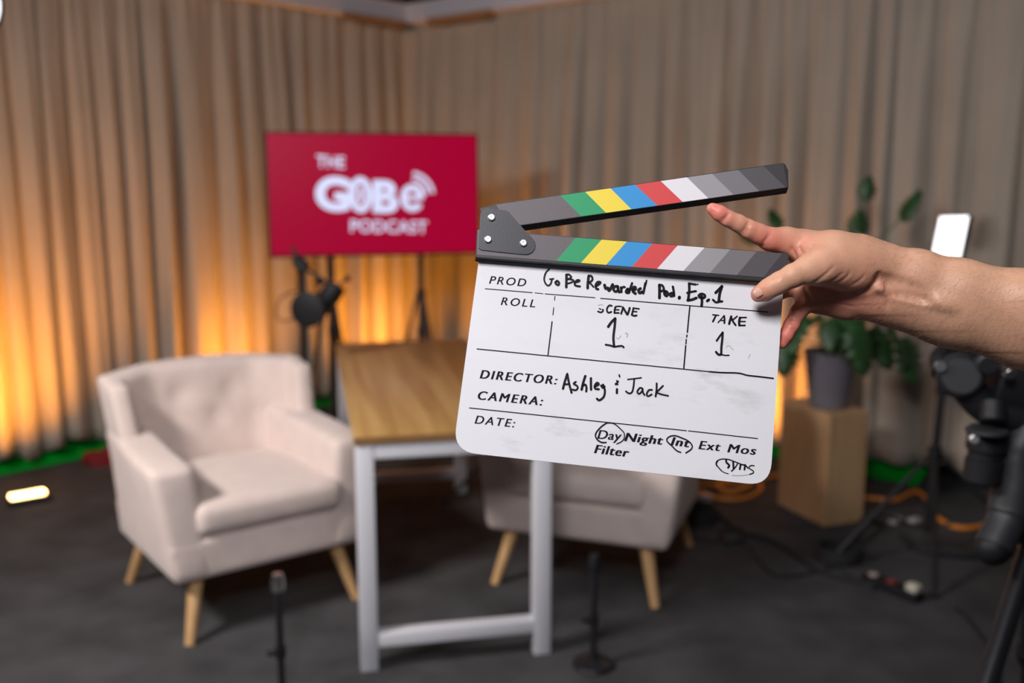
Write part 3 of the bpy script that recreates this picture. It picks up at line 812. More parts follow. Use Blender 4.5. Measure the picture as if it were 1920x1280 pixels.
# printed words and ruled lines
K = 0.001 / 1.945 * 1000 / 1000          # metres per pixel on the board, about 0.51 mm
mpp = 1 / 1945.0
def ptext(body, x0, y0, x1, y1, cap, bold=0.0, sp=1.0, shear=0.22):
    fp = Flat(); fp.text(body, S(x0, y0), S(x1, y1), cap * mpp, bold=bold * 0.036, shear=shear, spacing=sp)
    mesh_obj('printed_word', [(a, b, 0.00025 + 0.00002 * (i // max(1, len(fp.V) // 5))) for i, (a, b) in enumerate(fp.V)], fp.F, INK, sl)
ptext('PROD', 917, 531.5, 986, 537, 14.5, .004, 1.25)
ptext('ROLL', 939, 571.5, 1003, 576, 14.5, .004, 1.3)
ptext('DIRECTOR:', 900, 709, 1044, 720.5, 15.5, .012, 1.25)
ptext('CAMERA:', 896, 748.5, 1017, 760, 15.5, .012, 1.3)
ptext('DATE:', 890, 793.5, 965, 801, 14.5, .006, 1.25)
ptext('Day', 1120, 822, 1165, 825.5, 16, .008, 1.05)
ptext('Night', 1171, 826.5, 1242, 833.5, 15.5, .016, 1.1)
ptext('Int', 1258, 834, 1292, 838.5, 15, .016, 1.15)
ptext('Ext', 1310, 841.5, 1350, 845.5, 15.5, .012, 1.15)
ptext('Mos', 1364, 847.5, 1417, 852.5, 15.5, .012, 1.15)
ptext('Filter', 1114.5, 849, 1178, 856.5, 15.5, .016, 1.15)
fl = Flat()
z2 = lambda x, y: S(850 + x / 2.977, 480 + y / 2.977)
for a, b, wd in (((178, 182), (440, 204), 1.4), ((455, 205), (500, 210), 1.2), ((512, 211), (790, 232), 1.4), ((822, 236), (1755, 312), 1.6), ((133, 518), (1430, 645), 1.7),
                 ((90, 847), (1300, 974), 1.6), ((1312, 975), (1698, 1018), 1.6), ((567, 224), (565, 246), 1.5), ((560, 288), (556, 328), 1.5), ((551, 366), (528, 553), 2.0),
                 ((1320, 278), (1306, 425), 2.4), ((1304, 440), (1302, 452), 2.2), ((1300, 465), (1298, 490), 2.2), ((1297, 500), (1286, 626), 2.4)):
    fl.ribbon([z2(*a), z2(*b)], wd * 1.15 * mpp)
mesh_obj('ruled_lines', [(a, b, 0.00025) for a, b in fl.V], fl.F, INK, sl)

# handwriting: strokes traced as poly-lines on the board
def strokes(ox, oy, sc, wd, lst, tgt=None):
    own = tgt is None; tgt = tgt or Flat(); g = 1.3 if own else 1.0
    for st in lst:
        wv = wd
        if isinstance(st[0], (int, float)): wv = st[0]; st = st[1:]
        tgt.ribbon([S(ox + x / sc, oy + y / sc) for x, y in st], wv * g * mpp, 5)
    if own: mesh_obj('handwriting', [(a, b, 0.00042) for a, b in tgt.V], tgt.F, MARK, sl)
strokes(1010, 495, 9.6, 3.1, [
    (2.6, (185, 95), (135, 145), (105, 220), (100, 290), (130, 360), (175, 388), (215, 355), (232, 300), (238, 272)), (2.2, (200, 272), (268, 264)),
    (3.4, (330, 305), (300, 330), (320, 365), (355, 375), (365, 335), (335, 305), (310, 320)),
    (3.8, (500, 195), (498, 300), (496, 415)), (3.0, (495, 190), (545, 190), (585, 235), (555, 262), (515, 272)), (2.6, (530, 268), (625, 290), (600, 325), (525, 350)),
    (3.2, (645, 330), (700, 318), (735, 298), (695, 290), (650, 335), (660, 385), (740, 402)),
    (4.0, (900, 215), (885, 330), (880, 432)), (3.2, (895, 212), (945, 215), (968, 265), (950, 305), (900, 335)), (2.6, (905, 330), (950, 370), (985, 412)),
    (3.6, (1030, 395), (1080, 365), (1110, 330), (1060, 325), (1025, 380), (1035, 440), (1068, 452)),
    (4.4, (1185, 378), (1205, 440), (1245, 430), (1262, 478), (1300, 430), (1330, 370)),
    (4.0, (1420, 400), (1370, 405), (1345, 455), (1380, 495), (1425, 470), (1420, 410)), (4.0, (1425, 410), (1432, 470), (1450, 505)),
    (3.6, (1480, 420), (1488, 500)), (3.2, (1485, 450), (1520, 412), (1548, 415)),
    (4.6, (1600, 450), (1575, 500), (1610, 512), (1640, 450)), (3.4, (1680, 345), (1650, 430), (1625, 515)),
    (4.2, (1690, 470), (1740, 455), (1735, 415), (1700, 425), (1695, 490), (1740, 530)),
    (4.2, (1830, 440), (1795, 470), (1815, 520), (1860, 500)), (3.6, (1920, 345), (1900, 440), (1880, 525))])
strokes(1210, 520, 12, 3.6, [
    (2.6, (25, 70), (5, 170)),
    (4.4, (315, 175), (318, 320), (315, 460)), (3.6, (310, 168), (375, 180), (410, 240), (400, 295), (345, 310)),
    (4.4, (440, 310), (430, 370), (470, 415), (505, 370), (470, 320), (440, 330)), (3.8, (600, 350), (555, 370), (570, 420), (620, 410), (640, 340)), (3.6, (617, 210), (635, 300), (645, 415)),
    (4.6, (765, 445), (760, 465)),
    (4.0, (985, 150), (985, 300), (960, 515)), (3.2, (975, 135), (1060, 150), (1130, 160)), (1.8, (1165, 158), (1185, 156)), (3.2, (940, 348), (1040, 325), (1135, 308)), (4.0, (950, 515), (1050, 500), (1145, 462)),
    (3.8, (1265, 470), (1210, 440), (1205, 400), (1265, 370), (1330, 395), (1335, 440), (1285, 470)), (4.0, (1265, 420), (1272, 540), (1262, 645)),
    (4.0, (1425, 500), (1390, 530)),
    (4.2, (1580, 345), (1650, 275), (1722, 200)), (4.2, (1722, 200), (1670, 370), (1650, 540)), (3.4, (1520, 505), (1585, 560), (1660, 545), (1725, 538))])
strokes(1040, 690, 8.727, 3.0, [
    (3.4, (135, 335), (165, 220), (205, 95)), (3.2, (205, 95), (235, 250), (275, 400)), (2.8, (160, 265), (235, 262)),
    (2.8, (345, 225), (310, 255), (365, 290), (375, 330), (340, 360), (290, 350)), (3.6, (500, 130), (465, 240), (440, 350)), (3.2, (455, 290), (500, 270), (520, 320), (515, 380)),
    (3.4, (592, 165), (592, 260), (594, 350)), (3.2, (655, 300), (720, 265), (690, 240), (655, 290), (665, 335), (720, 345)),
    (3.2, (760, 285), (785, 320), (815, 300)), (3.2, (790, 270), (820, 370), (800, 470), (730, 525), (690, 500)),
    (2.4, (1055, 112), (1062, 140)), (2.4, (1015, 208), (1038, 222), (990, 262), (1030, 264)), (3.4, (1018, 345), (1016, 405)),
    (2.0, (1195, 185), (1300, 172), (1415, 157)), (2.6, (1300, 175), (1290, 290), (1265, 390), (1215, 412), (1165, 380)),
    (2.6, (1430, 330), (1390, 325), (1350, 385), (1380, 420), (1425, 380), (1440, 340)), (2.6, (1435, 335), (1445, 400), (1470, 440)),
    (2.6, (1590, 355), (1540, 360), (1505, 420), (1525, 460), (1585, 430)),
    (2.8, (1668, 250), (1665, 360), (1650, 460)), (2.6, (1770, 290), (1720, 340), (1660, 400)), (2.4, (1665, 400), (1750, 430), (1855, 452))])
strokes(1100, 565, 12.8, 2.6, [
    (2.4, (385, 195), (390, 230), (340, 262), (270, 240)), (1.6, (300, 170), (345, 190)),
    (2.6, (600, 105), (545, 95), (495, 150), (485, 220), (520, 270), (590, 250)),
    (2.8, (690, 130), (670, 200), (665, 275)), (2.0, (690, 125), (760, 115), (830, 120)), (2.0, (680, 200), (770, 200)), (2.4, (665, 275), (770, 275)),
    (2.8, (870, 145), (850, 220), (825, 295)), (3.2, (870, 145), (920, 230), (970, 310)), (3.0, (1030, 155), (1010, 230), (980, 315)),
    (2.8, (1120, 160), (1100, 250), (1080, 320)), (2.2, (1120, 160), (1190, 170), (1255, 178)), (2.0, (1095, 240), (1200, 245)), (2.8, (1085, 325), (1140, 345), (1195, 335)),
    (3.8, (515, 605), (590, 500), (680, 410)), (3.6, (685, 410), (670, 600), (640, 850), (655, 1080)), (2.8, (455, 1038), (560, 1055), (665, 1085), (780, 1070), (850, 1070), (885, 1100))])
strokes(1320, 580, 12.8, 2.4, [
    (1.8, (205, 128), (350, 140)), (2.6, (285, 140), (245, 220), (210, 290)), (1.8, (335, 315), (400, 240), (470, 160)), (2.8, (480, 155), (490, 240), (485, 325)), (1.8, (400, 262), (480, 265)),
    (3.4, (650, 170), (620, 270), (600, 345)), (2.2, (790, 165), (720, 225), (670, 260)), (3.0, (655, 210), (700, 300), (755, 375)),
    (3.6, (860, 200), (840, 290), (845, 380)), (2.2, (880, 195), (1010, 192)), (2.0, (870, 290), (985, 290)), (2.4, (855, 385), (980, 382)),
    (2.8, (300, 750), (370, 650), (445, 550)), (3.4, (445, 555), (435, 720), (415, 900), (410, 1080)), (3.4, (285, 1020), (340, 1080), (390, 1085)), (2.0, (410, 1080), (500, 1100), (595, 1098))])
strokes(1100, 780, 9.143, 1.8, [
    (2.2, (335, 120), (250, 180), (170, 270), (150, 340), (190, 410), (260, 450), (330, 450)), (1.6, (340, 118), (430, 118), (500, 150), (580, 220), (640, 290), (640, 380), (590, 440), (515, 475)),
    (2.0, (1610, 620), (1540, 590), (1460, 510), (1385, 440), (1375, 390), (1430, 345), (1520, 335), (1620, 370), (1730, 420), (1800, 490), (1795, 560), (1700, 630))])
strokes(1300, 810, 13.714, 1.5, [
    (1.6, (720, 990), (640, 900), (580, 810), (620, 730), (740, 690), (900, 700), (1040, 750), (1220, 820), (1340, 860)), (2.2, (600, 860), (585, 800), (620, 740)),
    (2.8, (840, 720), (850, 780), (920, 850), (890, 910)), (2.8, (1020, 770), (1030, 930)), (1.8, (1130, 820), (1060, 920), (980, 1000)), (2.6, (1210, 840), (1190, 950)), (2.6, (1330, 840), (1310, 960)),
    (2.0, (1230, 830), (1330, 850), (1400, 920)), (1.6, (1560, 860), (1470, 860), (1430, 920), (1540, 1000), (1530, 1050), (1450, 1080)), (1.2, (720, 990), (800, 1040), (900, 1070))])
strokes(850, 480, 2.977, 2.6, [(2.2, (1430, 645), (1500, 650), (1590, 653), (1640, 665), (1700, 672), (1785, 682))])
fh = Flat()
strokes(1100, 565, 12.8, 1.0, [((705, 860), (760, 895), (820, 820)), (1.8, (930, 760), (985, 780), (965, 850)), (1.0, (275, 100), (330, 75), (390, 90))], fh)
strokes(1320, 580, 12.8, 1.0, [((530, 900), (600, 870), (700, 965)), ((1060, 1170), (1110, 1070))], fh)
strokes(1300, 810, 13.714, 1.0, [(1.4, (990, 1110), (1200, 1115), (1400, 1090), (1500, 1060))], fh)
mesh_obj('faded_marks', [(a, b, 0.0003) for a, b in fh.V], fh.F, FAINT, sl)

# sticks
WF = 0.0115
z1 = lambda x, y: (840 + x / 2.909, 290 + y / 2.909)
def P1(x, y, w_): return S3(*z1(x, y), w_)
lowF = [P1(160, 408, WF), P1(1850, 538, WF), P1(1862, 552, WF), P1(1850, 600, WF), P1(1852, 692, WF), P1(152, 556, WF)]
lowB = [(p[0], p[1], -0.006) for p in lowF]
ls_ = MB().prism(lowF, lowB).build('lower_stick', SB, cb, smooth=False)
upF = [P1(176, 292, WF), P1(262, 270, WF), P1(345, 257, WF), P1(1826, 45, WF), P1(1840, 52, WF), P1(1856, 85, WF), P1(1857, 178, WF), P1(405, 384, WF), P1(200, 400, WF)]
upB = [P1(190, 300, -.006), P1(268, 278, -.006), P1(350, 265, -.006), P1(1820, 58, -.006), P1(1834, 66, -.006), P1(1845, 92, -.006), P1(1845, 211, -.006), P1(430, 413, -.006), P1(215, 420, -.006)]
us_ = MB().prism(upF, upB).build('upper_stick', SB, cb, smooth=False)
def stripes(parent, tops, bots, tline, bline, x_end):
    V = []; F = []; I = []; w_ = WF + 0.0003
    tp = [tline(x) for x in tops]; bt = [bline(x) for x in bots]
    for i in range(len(tp) - 1):
        n = len(V); V += [P1(*tp[i], w_), P1(*tp[i + 1], w_), P1(*bt[i + 1], w_), P1(*bt[i], w_)]; F.append((n, n + 1, n + 2, n + 3)); I.append(i)
    return mesh_obj('colour_stripes', V, F, None, parent, mats=PAL, fmi=I)
lt_ = lambda x: (x, 411 + (x - 160) * (540 - 411) / 1690); lb_ = lambda x: (x, 545 + (x - 160) * (678 - 545) / 1690)
stripes(ls_, [162, 697, 838, 975, 1115, 1253, 1400, 1540, 1683, 1822, 1852], [158, 590, 725, 862, 1003, 1140, 1283, 1428, 1575, 1720, 1852], lt_, lb_, 1850)
ut_ = lambda x: (x, 260 + (x - 345) * (48 - 260) / 1481); ub_ = lambda x: (x, 381 + (x - 405) * (176 - 381) / 1450)
stripes(us_, [262, 612, 748, 886, 1020, 1160, 1303, 1440, 1582, 1722, 1828], [330, 727, 862, 1000, 1142, 1280, 1420, 1557, 1698, 1842, 1852], ut_, ub_, 1850)
# hinge plate and screws
z8 = lambda x, y, w_: S3(880 + x / 9.844, 370 + y / 9.844, w_)
hp = [(205, 290), (245, 225), (310, 195), (500, 220), (680, 240), (730, 265), (780, 325), (1000, 580), (1150, 735), (1205, 800), (1222, 870), (1205, 950), (1160, 1010), (1090, 1045), (1020, 1052), (500, 1000), (215, 965), (165, 930)]
PLATE = mat('hinge_metal', (0.026, 0.028, 0.034), 0.42, bump=.05, bscale=900)
MB().prism([z8(*p, WF + .0016) for p in hp], [z8(*p, WF) for p in hp]).build('hinge_plate', PLATE, cb, smooth=False)
for sx, sy in ((410, 365), (345, 770), (998, 838)):
    u_, v_, _ = z8(sx, sy, WF + .003)
    MB().lathe([(0.0034, WF + .0012), (0.0034, WF + .0032), (0.0026, WF + .0042), (0.0012, WF + .0042), (0.0011, WF + .0030), (0.0002, WF + .0030)], Matrix.Translation((u_, v_, 0)), 24).build('screw', CHROME, cb)

# ================================================================ THE HAND AND FOREARM (signed distance field -> one surface)
H_ = 0.0012
X0, X1, Y0, Y1, Z0, Z1 = 0.170, 0.700, -0.140, 0.125, 0.868, 1.035
nx, ny, nz = [int((b - a) / H_) + 1 for a, b in ((X0, X1), (Y0, Y1), (Z0, Z1))]
gx = (X0 + np.arange(nx) * H_).astype(np.float32); gy = (Y0 + np.arange(ny) * H_).astype(np.float32); gz = (Z0 + np.arange(nz) * H_).astype(np.float32)
D = np.full((nx, ny, nz), 0.05, np.float32)


def c3(px, py, d): return np.array([(px - 960) / FPX * d, (py - 640) / FPX * d, d])


def prim(fn, lo, hi, k, sub=False):
    global D
    m = k + 0.006
    i0, i1 = max(0, int((lo[0] - m - X0) / H_)), min(nx, int((hi[0] + m - X0) / H_) + 2)
    j0, j1 = max(0, int((lo[1] - m - Y0) / H_)), min(ny, int((hi[1] + m - Y0) / H_) + 2)
    k0, k1 = max(0, int((lo[2] - m - Z0) / H_)), min(nz, int((hi[2] + m - Z0) / H_) + 2)
    if i1 <= i0 or j1 <= j0 or k1 <= k0: return
    x = gx[i0:i1, None, None]; y = gy[None, j0:j1, None]; z = gz[None, None, k0:k1]
    d2 = fn(x, y, z); d1 = D[i0:i1, j0:j1, k0:k1]
    if sub:
        h = np.clip(0.5 - 0.5 * (d1 + d2) / k, 0, 1); D[i0:i1, j0:j1, k0:k1] = d1 * (1 - h) + (-d2) * h + k * h * (1 - h)
    else:
        h = np.clip(0.5 + 0.5 * (d1 - d2) / k, 0, 1); D[i0:i1, j0:j1, k0:k1] = d1 * (1 - h) + d2 * h - k * h * (1 - h)


def caps(a, b, ra, rb, k=0.006, sub=False, zs=1.0):
    a = np.asarray(a, float); b = np.asarray(b, float); ba = b - a; bb = ba @ ba; R = max(ra, rb)
    def fn(x, y, z):
        px, py, pz = x - a[0], y - a[1], (z - a[2])
        t = np.clip((px * ba[0] + py * ba[1] + pz * ba[2]) / bb, 0, 1)
        return np.sqrt((px - ba[0] * t) ** 2 + (py - ba[1] * t) ** 2 + ((pz - ba[2] * t) * zs) ** 2) - (ra + (rb - ra) * t)
    prim(fn, np.minimum(a, b) - R, np.maximum(a, b) + R, k, sub)


def chain(pts, k=0.006, sub=False, zs=1.0):     # pts: (px, py, depth, radius in mm)
    q = [(c3(p[0], p[1], p[2]), p[3] / 1000) for p in pts]
    for (a, ra), (b, rb) in zip(q, q[1:]): caps(a, b, ra, rb, k, sub, zs)


Z3 = lambda x, y: (1290 + x / 3.048, 350 + y / 3.048)
def zc(lst): return [(*Z3(x, y), d, r) for x, y, d, r in lst]


# forearm: two bellies side by side (radius and ulna sides)
chain([(1585, 486, .985, 19), (1640, 495, .982, 20.5), (1720, 512.5, .975, 21.5), (1800, 536, .968, 24.5), (1920, 566, .955, 29.5), (2060, 604, .940, 36), (2230, 650, .925, 38)], 0.012)
chain([(1600, 555, .992, 17), (1650, 553, .991, 17.5), (1700, 563, .988, 18.5), (1760, 579, .984, 21), (1800, 592, .981, 22.5), (1920, 624, .972, 27), (2060, 660, .957, 32), (2230, 700, .935, 37)], 0.034)
# palm block
chain(zc([(1000, 430, .985, 20), (800, 400, .985, 20), (650, 345, .985, 17)]), 0.010)          # radial side / first metacarpal dorsum
chain(zc([(1020, 610, .993, 17), (850, 615, .996, 16), (700, 585, .996, 15)]), 0.010)          # hypothenar, heel of the hand
chain(zc([(1040, 680, .995, 10.5), (900, 690, .998, 10.5), (730, 668, .997, 10)]), 0.008)
chain(zc([(900, 500, .995, 15), (700, 480, .996, 14), (620, 440, .996, 12)]), 0.010)
# thenar eminence
chain(zc([(1120, 470, .980, 15), (1000, 462, .970, 17), (900, 455, .964, 19), (800, 440, .957, 18.5)]), 0.018)
chain(zc([(960, 380, .977, 16), (820, 370, .970, 15), (700, 380, .966, 13)]), 0.016)
# thumb
chain(zc([(820, 445, .954, 17), (740, 462, .946, 14.5), (670, 482, .941, 12.4)]), 0.012)
chain(zc([(680, 480, .941, 12.4), (600, 508, .9375, 10.8), (520, 550, .936, 9.9)]), 0.004)
chain(zc([(520, 550, .936, 10.2), (460, 582, .9385, 9.2), (405, 608, .9415, 7.2)]), 0.004)
chain(zc([(440, 612, .9425, 7.8), (400, 622, .944, 6.4)]), 0.003)
# index finger
chain(zc([(680, 350, .983, 15.5), (560, 312, .976, 12.8), (470, 300, .970, 11.3)]), 0.008)
chain(zc([(470, 300, .970, 10.8), (400, 268, .966, 9.6), (345, 243, .963, 9.2)]), 0.004)
chain(zc([(345, 243, .963, 9.2), (285, 208, .960, 8.3), (228, 182, .958, 7.8)]), 0.003)
chain(zc([(228, 182, .958, 7.8), (180, 152, .957, 7.5), (140, 126, .957, 6.0)]), 0.003)
# middle and ring finger, curled behind the board
chain(zc([(690, 420, .998, 12), (560, 400, 1.000, 10.4), (420, 440, 1.002, 9.5)]), 0.005)
chain(zc([(420, 440, 1.002, 9.4), (330, 500, .992, 8.6), (270, 560, .979, 7.4)]), 0.003)
chain(zc([(700, 520, 1.000, 11.5), (590, 560, 1.000, 10.2), (470, 620, 1.002, 9.2)]), 0.005)
chain(zc([(470, 620, 1.002, 9.2), (400, 690, .990, 8.4), (350, 750, .977, 7.2)]), 0.003)
# web of skin seen between thumb and little finger
chain(zc([(760, 590, .980, 11), (660, 600, .988, 11)]), 0.006)
# little finger
chain(zc([(760, 640, .990, 12), (680, 665, .988, 9.8)]), 0.006)
chain(zc([(680, 660, .987, 8.9), (632, 715, .982, 8.1)]), 0.004)
chain(zc([(632, 715, .982, 7.9), (590, 792, .979, 7.4)]), 0.003)
chain(zc([(590, 792, .979, 7.4), (560, 850, .978, 6.8), (538, 895, .979, 5.6)]), 0.003)
def surf(x, y):                              # depth of the skin seen along the ray through a zoomed photo point
    px, py = Z3(x, y); zz = np.arange(Z0 + .002, Z1 - .002, 0.0004)
    ix = np.clip(((px - 960) / FPX * zz - X0) / H_, 0, nx - 2); iy = np.clip(((py - 640) / FPX * zz - Y0) / H_, 0, ny - 2); iz = (zz - Z0) / H_
    v = D[ix.astype(int), iy.astype(int), np.clip(iz, 0, nz - 2).astype(int)]
    w_ = np.where(v < 0)[0]
    return float(zz[w_[0]]) if len(w_) else None


def on_skin(pts, r, lift, k, sub):           # pts (x, y) zoomed; lift: metres in front of the skin
    q = [(p, surf(*p)) for p in spline(pts, 3)]
    q = [(p, d) for p, d in q if d]
    n = len(q)
    if n < 2: return
    rr = [r * (0.45 + 0.55 * math.sin(math.pi * (i + .5) / n)) for i in range(n)]
    P = [c3(*Z3(*p), d - lift) for p, d in q]
    for i in range(n - 1): caps(P[i], P[i + 1], rr[i] / 1000, rr[i + 1] / 1000, k, sub)


# wrist tendons as soft cords with grooves either side
on_skin([(1090, 562), (1180, 582), (1280, 608), (1420, 650), (1520, 685)], 3.2, -0.0024, 0.010, False)
on_skin([(1090, 530), (1190, 552), (1290, 585), (1380, 622)], 3.0, 0.0021, 0.009, True)
on_skin([(1140, 606), (1220, 614), (1300, 630), (1370, 655)], 2.2, 0.0014, 0.006, True)
# wrist fold and the boundary between thumb muscle and palm
on_skin([(1085, 500), (1060, 560), (1010, 600), (930, 612), (820, 606), (730, 585)], 2.2, 0.0002, 0.005, True)
on_skin([(1130, 560), (1150, 620), (1140, 690)], 1.6, 0.0008, 0.003, True)
for pts, r in (([(700, 560), (745, 535), (790, 500), (832, 458)], 1.1), ([(735, 572), (780, 560), (840, 530), (880, 495)], 0.9), ([(868, 545), (910, 515), (925, 480)], .7),
               ([(940, 560), (990, 530), (1010, 500)], .7), ([(655, 560), (690, 620), (712, 700)], 1.3), ([(760, 640), (860, 665), (960, 690)], .9),
               ([(590, 330), (600, 370), (625, 400)], 1.1), ([(640, 345), (650, 375), (680, 385)], 1.0), ([(720, 330), (705, 350), (690, 385)], .8),
               ([(318, 272), (322, 245), (342, 205)], .8), ([(330, 276), (336, 250), (352, 215)], .6), ([(196, 200), (208, 178), (228, 152)], .7), ([(205, 205), (217, 183), (236, 160)], .5),
               ([(425, 348), (440, 310), (470, 270)], .9), ([(600, 690), (635, 695), (668, 715)], .7), ([(560, 780), (590, 775), (622, 800)], .7), ([(572, 768), (598, 765), (628, 788)], .5),
               ([(470, 500), (482, 520), (500, 535)], .5), ([(482, 492), (496, 512), (514, 526)], .6), ([(496, 486), (512, 505), (528, 516)], .5), ([(420, 660), (450, 640), (480, 640)], .5)):
    on_skin(pts, r, r / 1000 * 0.35, 0.0016, True)


def surface_nets(D):
    s = D < 0; nx, ny, nz = D.shape
    c = np.zeros((nx - 1, ny - 1, nz - 1), np.uint8)
    for i in (0, 1):
        for j in (0, 1):
            for k in (0, 1): c += s[i:nx - 1 + i, j:ny - 1 + j, k:nz - 1 + k]
    act = (c > 0) & (c < 8); idx = np.argwhere(act); ids = np.full(act.shape, -1, np.int64); ids[act] = np.arange(len(idx))
    acc = np.zeros((len(idx), 3)); cnt = np.zeros(len(idx))
    corners = [(i, j, k) for i in (0, 1) for j in (0, 1) for k in (0, 1)]
    val = {cn: D[idx[:, 0] + cn[0], idx[:, 1] + cn[1], idx[:, 2] + cn[2]] for cn in corners}
    for a in corners:
        for ax in range(3):
            if a[ax] == 0:
                b = list(a); b[ax] = 1; b = tuple(b); va, vb = val[a], val[b]; m = (va < 0) != (vb < 0)
                t = np.where(m, va / np.where(m, va - vb, 1), 0); p = np.tile(np.array(a, float), (len(idx), 1)); p[:, ax] += t
                acc[m] += p[m]; cnt[m] += 1
    V = idx + acc / cnt[:, None]
    F = []
    for ax in range(3):
        sl0 = [slice(None)] * 3; sl1 = [slice(None)] * 3; sl0[ax] = slice(0, -1); sl1[ax] = slice(1, None)
        ch = s[tuple(sl0)] != s[tuple(sl1)]; e = np.argwhere(ch); o1, o2 = [q for q in range(3) if q != ax]
        ok = (e[:, o1] > 0) & (e[:, o2] > 0) & (e[:, o1] < D.shape[o1] - 1) & (e[:, o2] < D.shape[o2] - 1); e = e[ok]
        q = []
        for (da, db) in ((0, 0), (-1, 0), (-1, -1), (0, -1)):
            f_ = e.copy(); f_[:, o1] += da; f_[:, o2] += db; q.append(ids[f_[:, 0], f_[:, 1], f_[:, 2]])
        q = np.stack(q, 1); inside = s[e[:, 0], e[:, 1], e[:, 2]]; flip = inside if ax != 1 else ~inside
        q[~flip] = q[~flip][:, ::-1]; F.append(q)
    return V, np.concatenate(F)


V, F = surface_nets(D)
Vc = V * H_ + np.array([X0, Y0, Z0])
# light smoothing
for _ in range(7):
    acc = np.zeros_like(Vc); cnt = np.zeros(len(Vc))
    for a, b in ((0, 1), (1, 2), (2, 3), (3, 0)):
        np.add.at(acc, F[:, a], Vc[F[:, b]]); np.add.at(cnt, F[:, a], 1); np.add.at(acc, F[:, b], Vc[F[:, a]]); np.add.at(cnt, F[:, b], 1)
    Vc = 0.5 * Vc + 0.5 * acc / cnt[:, None]
Vw = OO + Vc @ MC.T
me = bpy.data.meshes.new('person'); me.vertices.add(len(Vw)); me.vertices.foreach_set('co', Vw.astype(np.float32).ravel())
me.loops.add(len(F) * 4); me.loops.foreach_set('vertex_index', F.astype(np.int32).ravel())
me.polygons.add(len(F)); me.polygons.foreach_set('loop_start', np.arange(0, len(F) * 4, 4, dtype=np.int32)); me.polygons.foreach_set('loop_total', np.full(len(F), 4, np.int32))
me.update(calc_edges=True); me.validate(); me.polygons.foreach_set('use_smooth', np.ones(len(me.polygons), bool))
# skin flush: fingertips, finger pads and palm are pinker skin
fl_ = np.zeros(len(Vc))
for (x, y, d, r, s) in ((150, 130, .955, .016, 1.0), (340, 245, .955, .014, .35), (440, 320, .962, .018, .75), (660, 370, .965, .014, .55), (560, 860, .975, .024, 1.0), (620, 740, .98, .018, .5),
                        (400, 640, .944, .011, .7), (850, 680, .98, .034, .55), (650, 640, .98, .02, .4)):
    p = c3(*Z3(x, y), d); dd = ((Vc - p) ** 2).sum(1); fl_ = np.maximum(fl_, s * np.exp(-dd / (2 * r * r)))
at = me.attributes.new('flush', 'FLOAT', 'POINT'); at.data.foreach_set('value', fl_.astype(np.float32))
SK = mat('skin', (0.60, 0.36, 0.25), 0.45, sss=0.25, spec=0.4); nt = SK.node_tree; b = nt.nodes['Principled BSDF']
tc = nt.nodes.new('ShaderNodeTexCoord')
n1 = nt.nodes.new('ShaderNodeTexNoise'); n1.inputs['Scale'].default_value = 45; n1.inputs['Detail'].default_value = 6
nt.links.new(tc.outputs['Object'], n1.inputs['Vector'])
mx = nt.nodes.new('ShaderNodeMix'); mx.data_type = 'RGBA'; mx.inputs['A'].default_value = (0.54, 0.285, 0.175, 1); mx.inputs['B'].default_value = (0.67, 0.385, 0.25, 1)
nt.links.new(n1.outputs['Fac'], mx.inputs['Factor'])
an = nt.nodes.new('ShaderNodeAttribute'); an.attribute_name = 'flush'
m2 = nt.nodes.new('ShaderNodeMix'); m2.data_type = 'RGBA'; m2.inputs['B'].default_value = (0.70, 0.20, 0.155, 1)
nt.links.new(an.outputs['Fac'], m2.inputs['Factor']); nt.links.new(mx.outputs['Result'], m2.inputs['A']); nt.links.new(m2.outputs['Result'], b.inputs['Base Color'])
v1 = nt.nodes.new('ShaderNodeTexVoronoi'); v1.inputs['Scale'].default_value = 900; nt.links.new(tc.outputs['Object'], v1.inputs['Vector'])
n2 = nt.nodes.new('ShaderNodeTexNoise'); n2.inputs['Scale'].default_value = 260; n2.inputs['Detail'].default_value = 5; nt.links.new(tc.outputs['Object'], n2.inputs['Vector'])
ad = nt.nodes.new('ShaderNodeMath'); ad.operation = 'MULTIPLY_ADD'; ad.inputs[1].default_value = .35; nt.links.new(v1.outputs['Distance'], ad.inputs[0]); nt.links.new(n2.outputs['Fac'], ad.inputs[2])
bp = nt.nodes.new('ShaderNodeBump'); bp.inputs['Strength'].default_value = .35; bp.inputs['Distance'].default_value = .0008
nt.links.new(ad.outputs[0], bp.inputs['Height']); nt.links.new(bp.outputs['Normal'], b.inputs['Normal'])
me.materials.append(SK)
person = bpy.data.objects.new('person', me); C.objects.link(person)
tag(person, 'bare forearm and hand of a person reaching in from the right to hold the clapperboard', 'person')

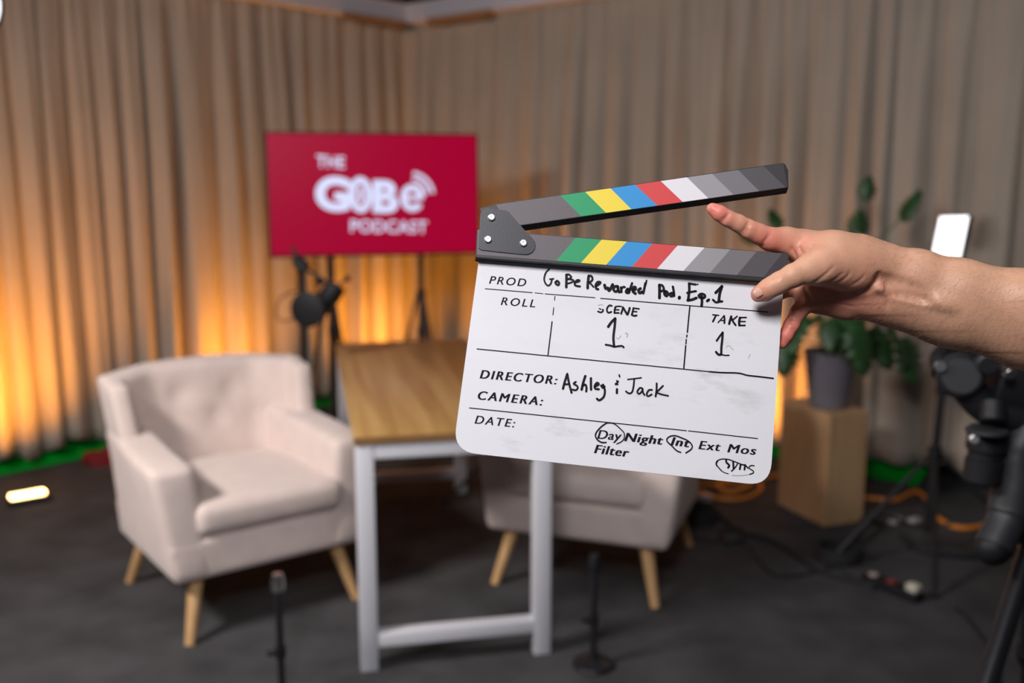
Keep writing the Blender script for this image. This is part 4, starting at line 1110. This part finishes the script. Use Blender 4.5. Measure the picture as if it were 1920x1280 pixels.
# thumb nail
NAIL = mat('nail', (0.68, 0.38, 0.29), 0.25, coat=.4, spec=.5)
cN = c3(*Z3(408, 592), .9345); tdir = c3(*Z3(380, 608), .937) - c3(*Z3(500, 545), .928); tdir /= np.linalg.norm(tdir)
nrmN = np.array([-0.10, -0.42, -0.90]); nrmN -= tdir * (tdir @ nrmN); nrmN /= np.linalg.norm(nrmN); sdN = np.cross(nrmN, tdir)
NV = []; NF = []
for i in range(11):
    for j in range(9):
        u = (i / 10 - .5) * 2; v = (j / 8 - .5) * 2
        wl = 0.0052 * (1 - .12 * max(0, u) ** 4) * math.sqrt(max(0.02, 1 - (abs(u) ** 6) * .75)); q = cN + tdir * u * 0.0066 + sdN * v * wl + nrmN * (0.0006 - 0.0024 * v * v - 0.0010 * u * u)
        NV.append(OO + MC @ q)
NF = [(i * 9 + j, i * 9 + j + 1, (i + 1) * 9 + j + 1, (i + 1) * 9 + j) for i in range(10) for j in range(8)]
nl = mesh_obj('thumbnail', NV, NF, NAIL, person, smooth=True); md = nl.modifiers.new('s', 'SOLIDIFY'); md.thickness = .0005

# fine arm hair
HAIRM = mat('arm_hair', (0.18, 0.10, 0.05), .5)
me.calc_loop_triangles() if False else None
Nn = np.zeros(len(me.vertices) * 3, np.float32); me.vertex_normals.foreach_get('vector', Nn); Nn = Nn.reshape(-1, 3)
cand = np.where((Vc[:, 0] > .335) & ((Vc[:, 1] < 0.02) | (Vc[:, 0] > .40)) & (Nn[:, 1] < .3))[0]
rs = np.random.RandomState(4); pick = rs.choice(cand, 6500); HV = []; HF = []
for i in pick:
    P0 = Vw[i]; n = Nn[i]; g = MC @ np.array([-0.75, 0.30, 0]) + rs.normal(0, .28, 3); g -= n * (g @ n) * .8; d0 = g / np.linalg.norm(g); L = rs.uniform(.003, .007)
    sd = np.cross(d0, FW); sd /= np.linalg.norm(sd) + 1e-9; wdt = .00004
    A_ = P0; B_ = P0 + (d0 * .5 + n * .32) * L; Cc = P0 + (d0 * 1.0 + n * .42) * L
    k = len(HV); HV += [A_ - sd * wdt, A_ + sd * wdt, B_ + sd * wdt * .8, B_ - sd * wdt * .8, Cc]; HF += [(k, k + 1, k + 2, k + 3), (k + 3, k + 2, k + 4)]
hr = mesh_obj('arm_hair', HV, HF, HAIRM, person); hr['kind'] = 'stuff'
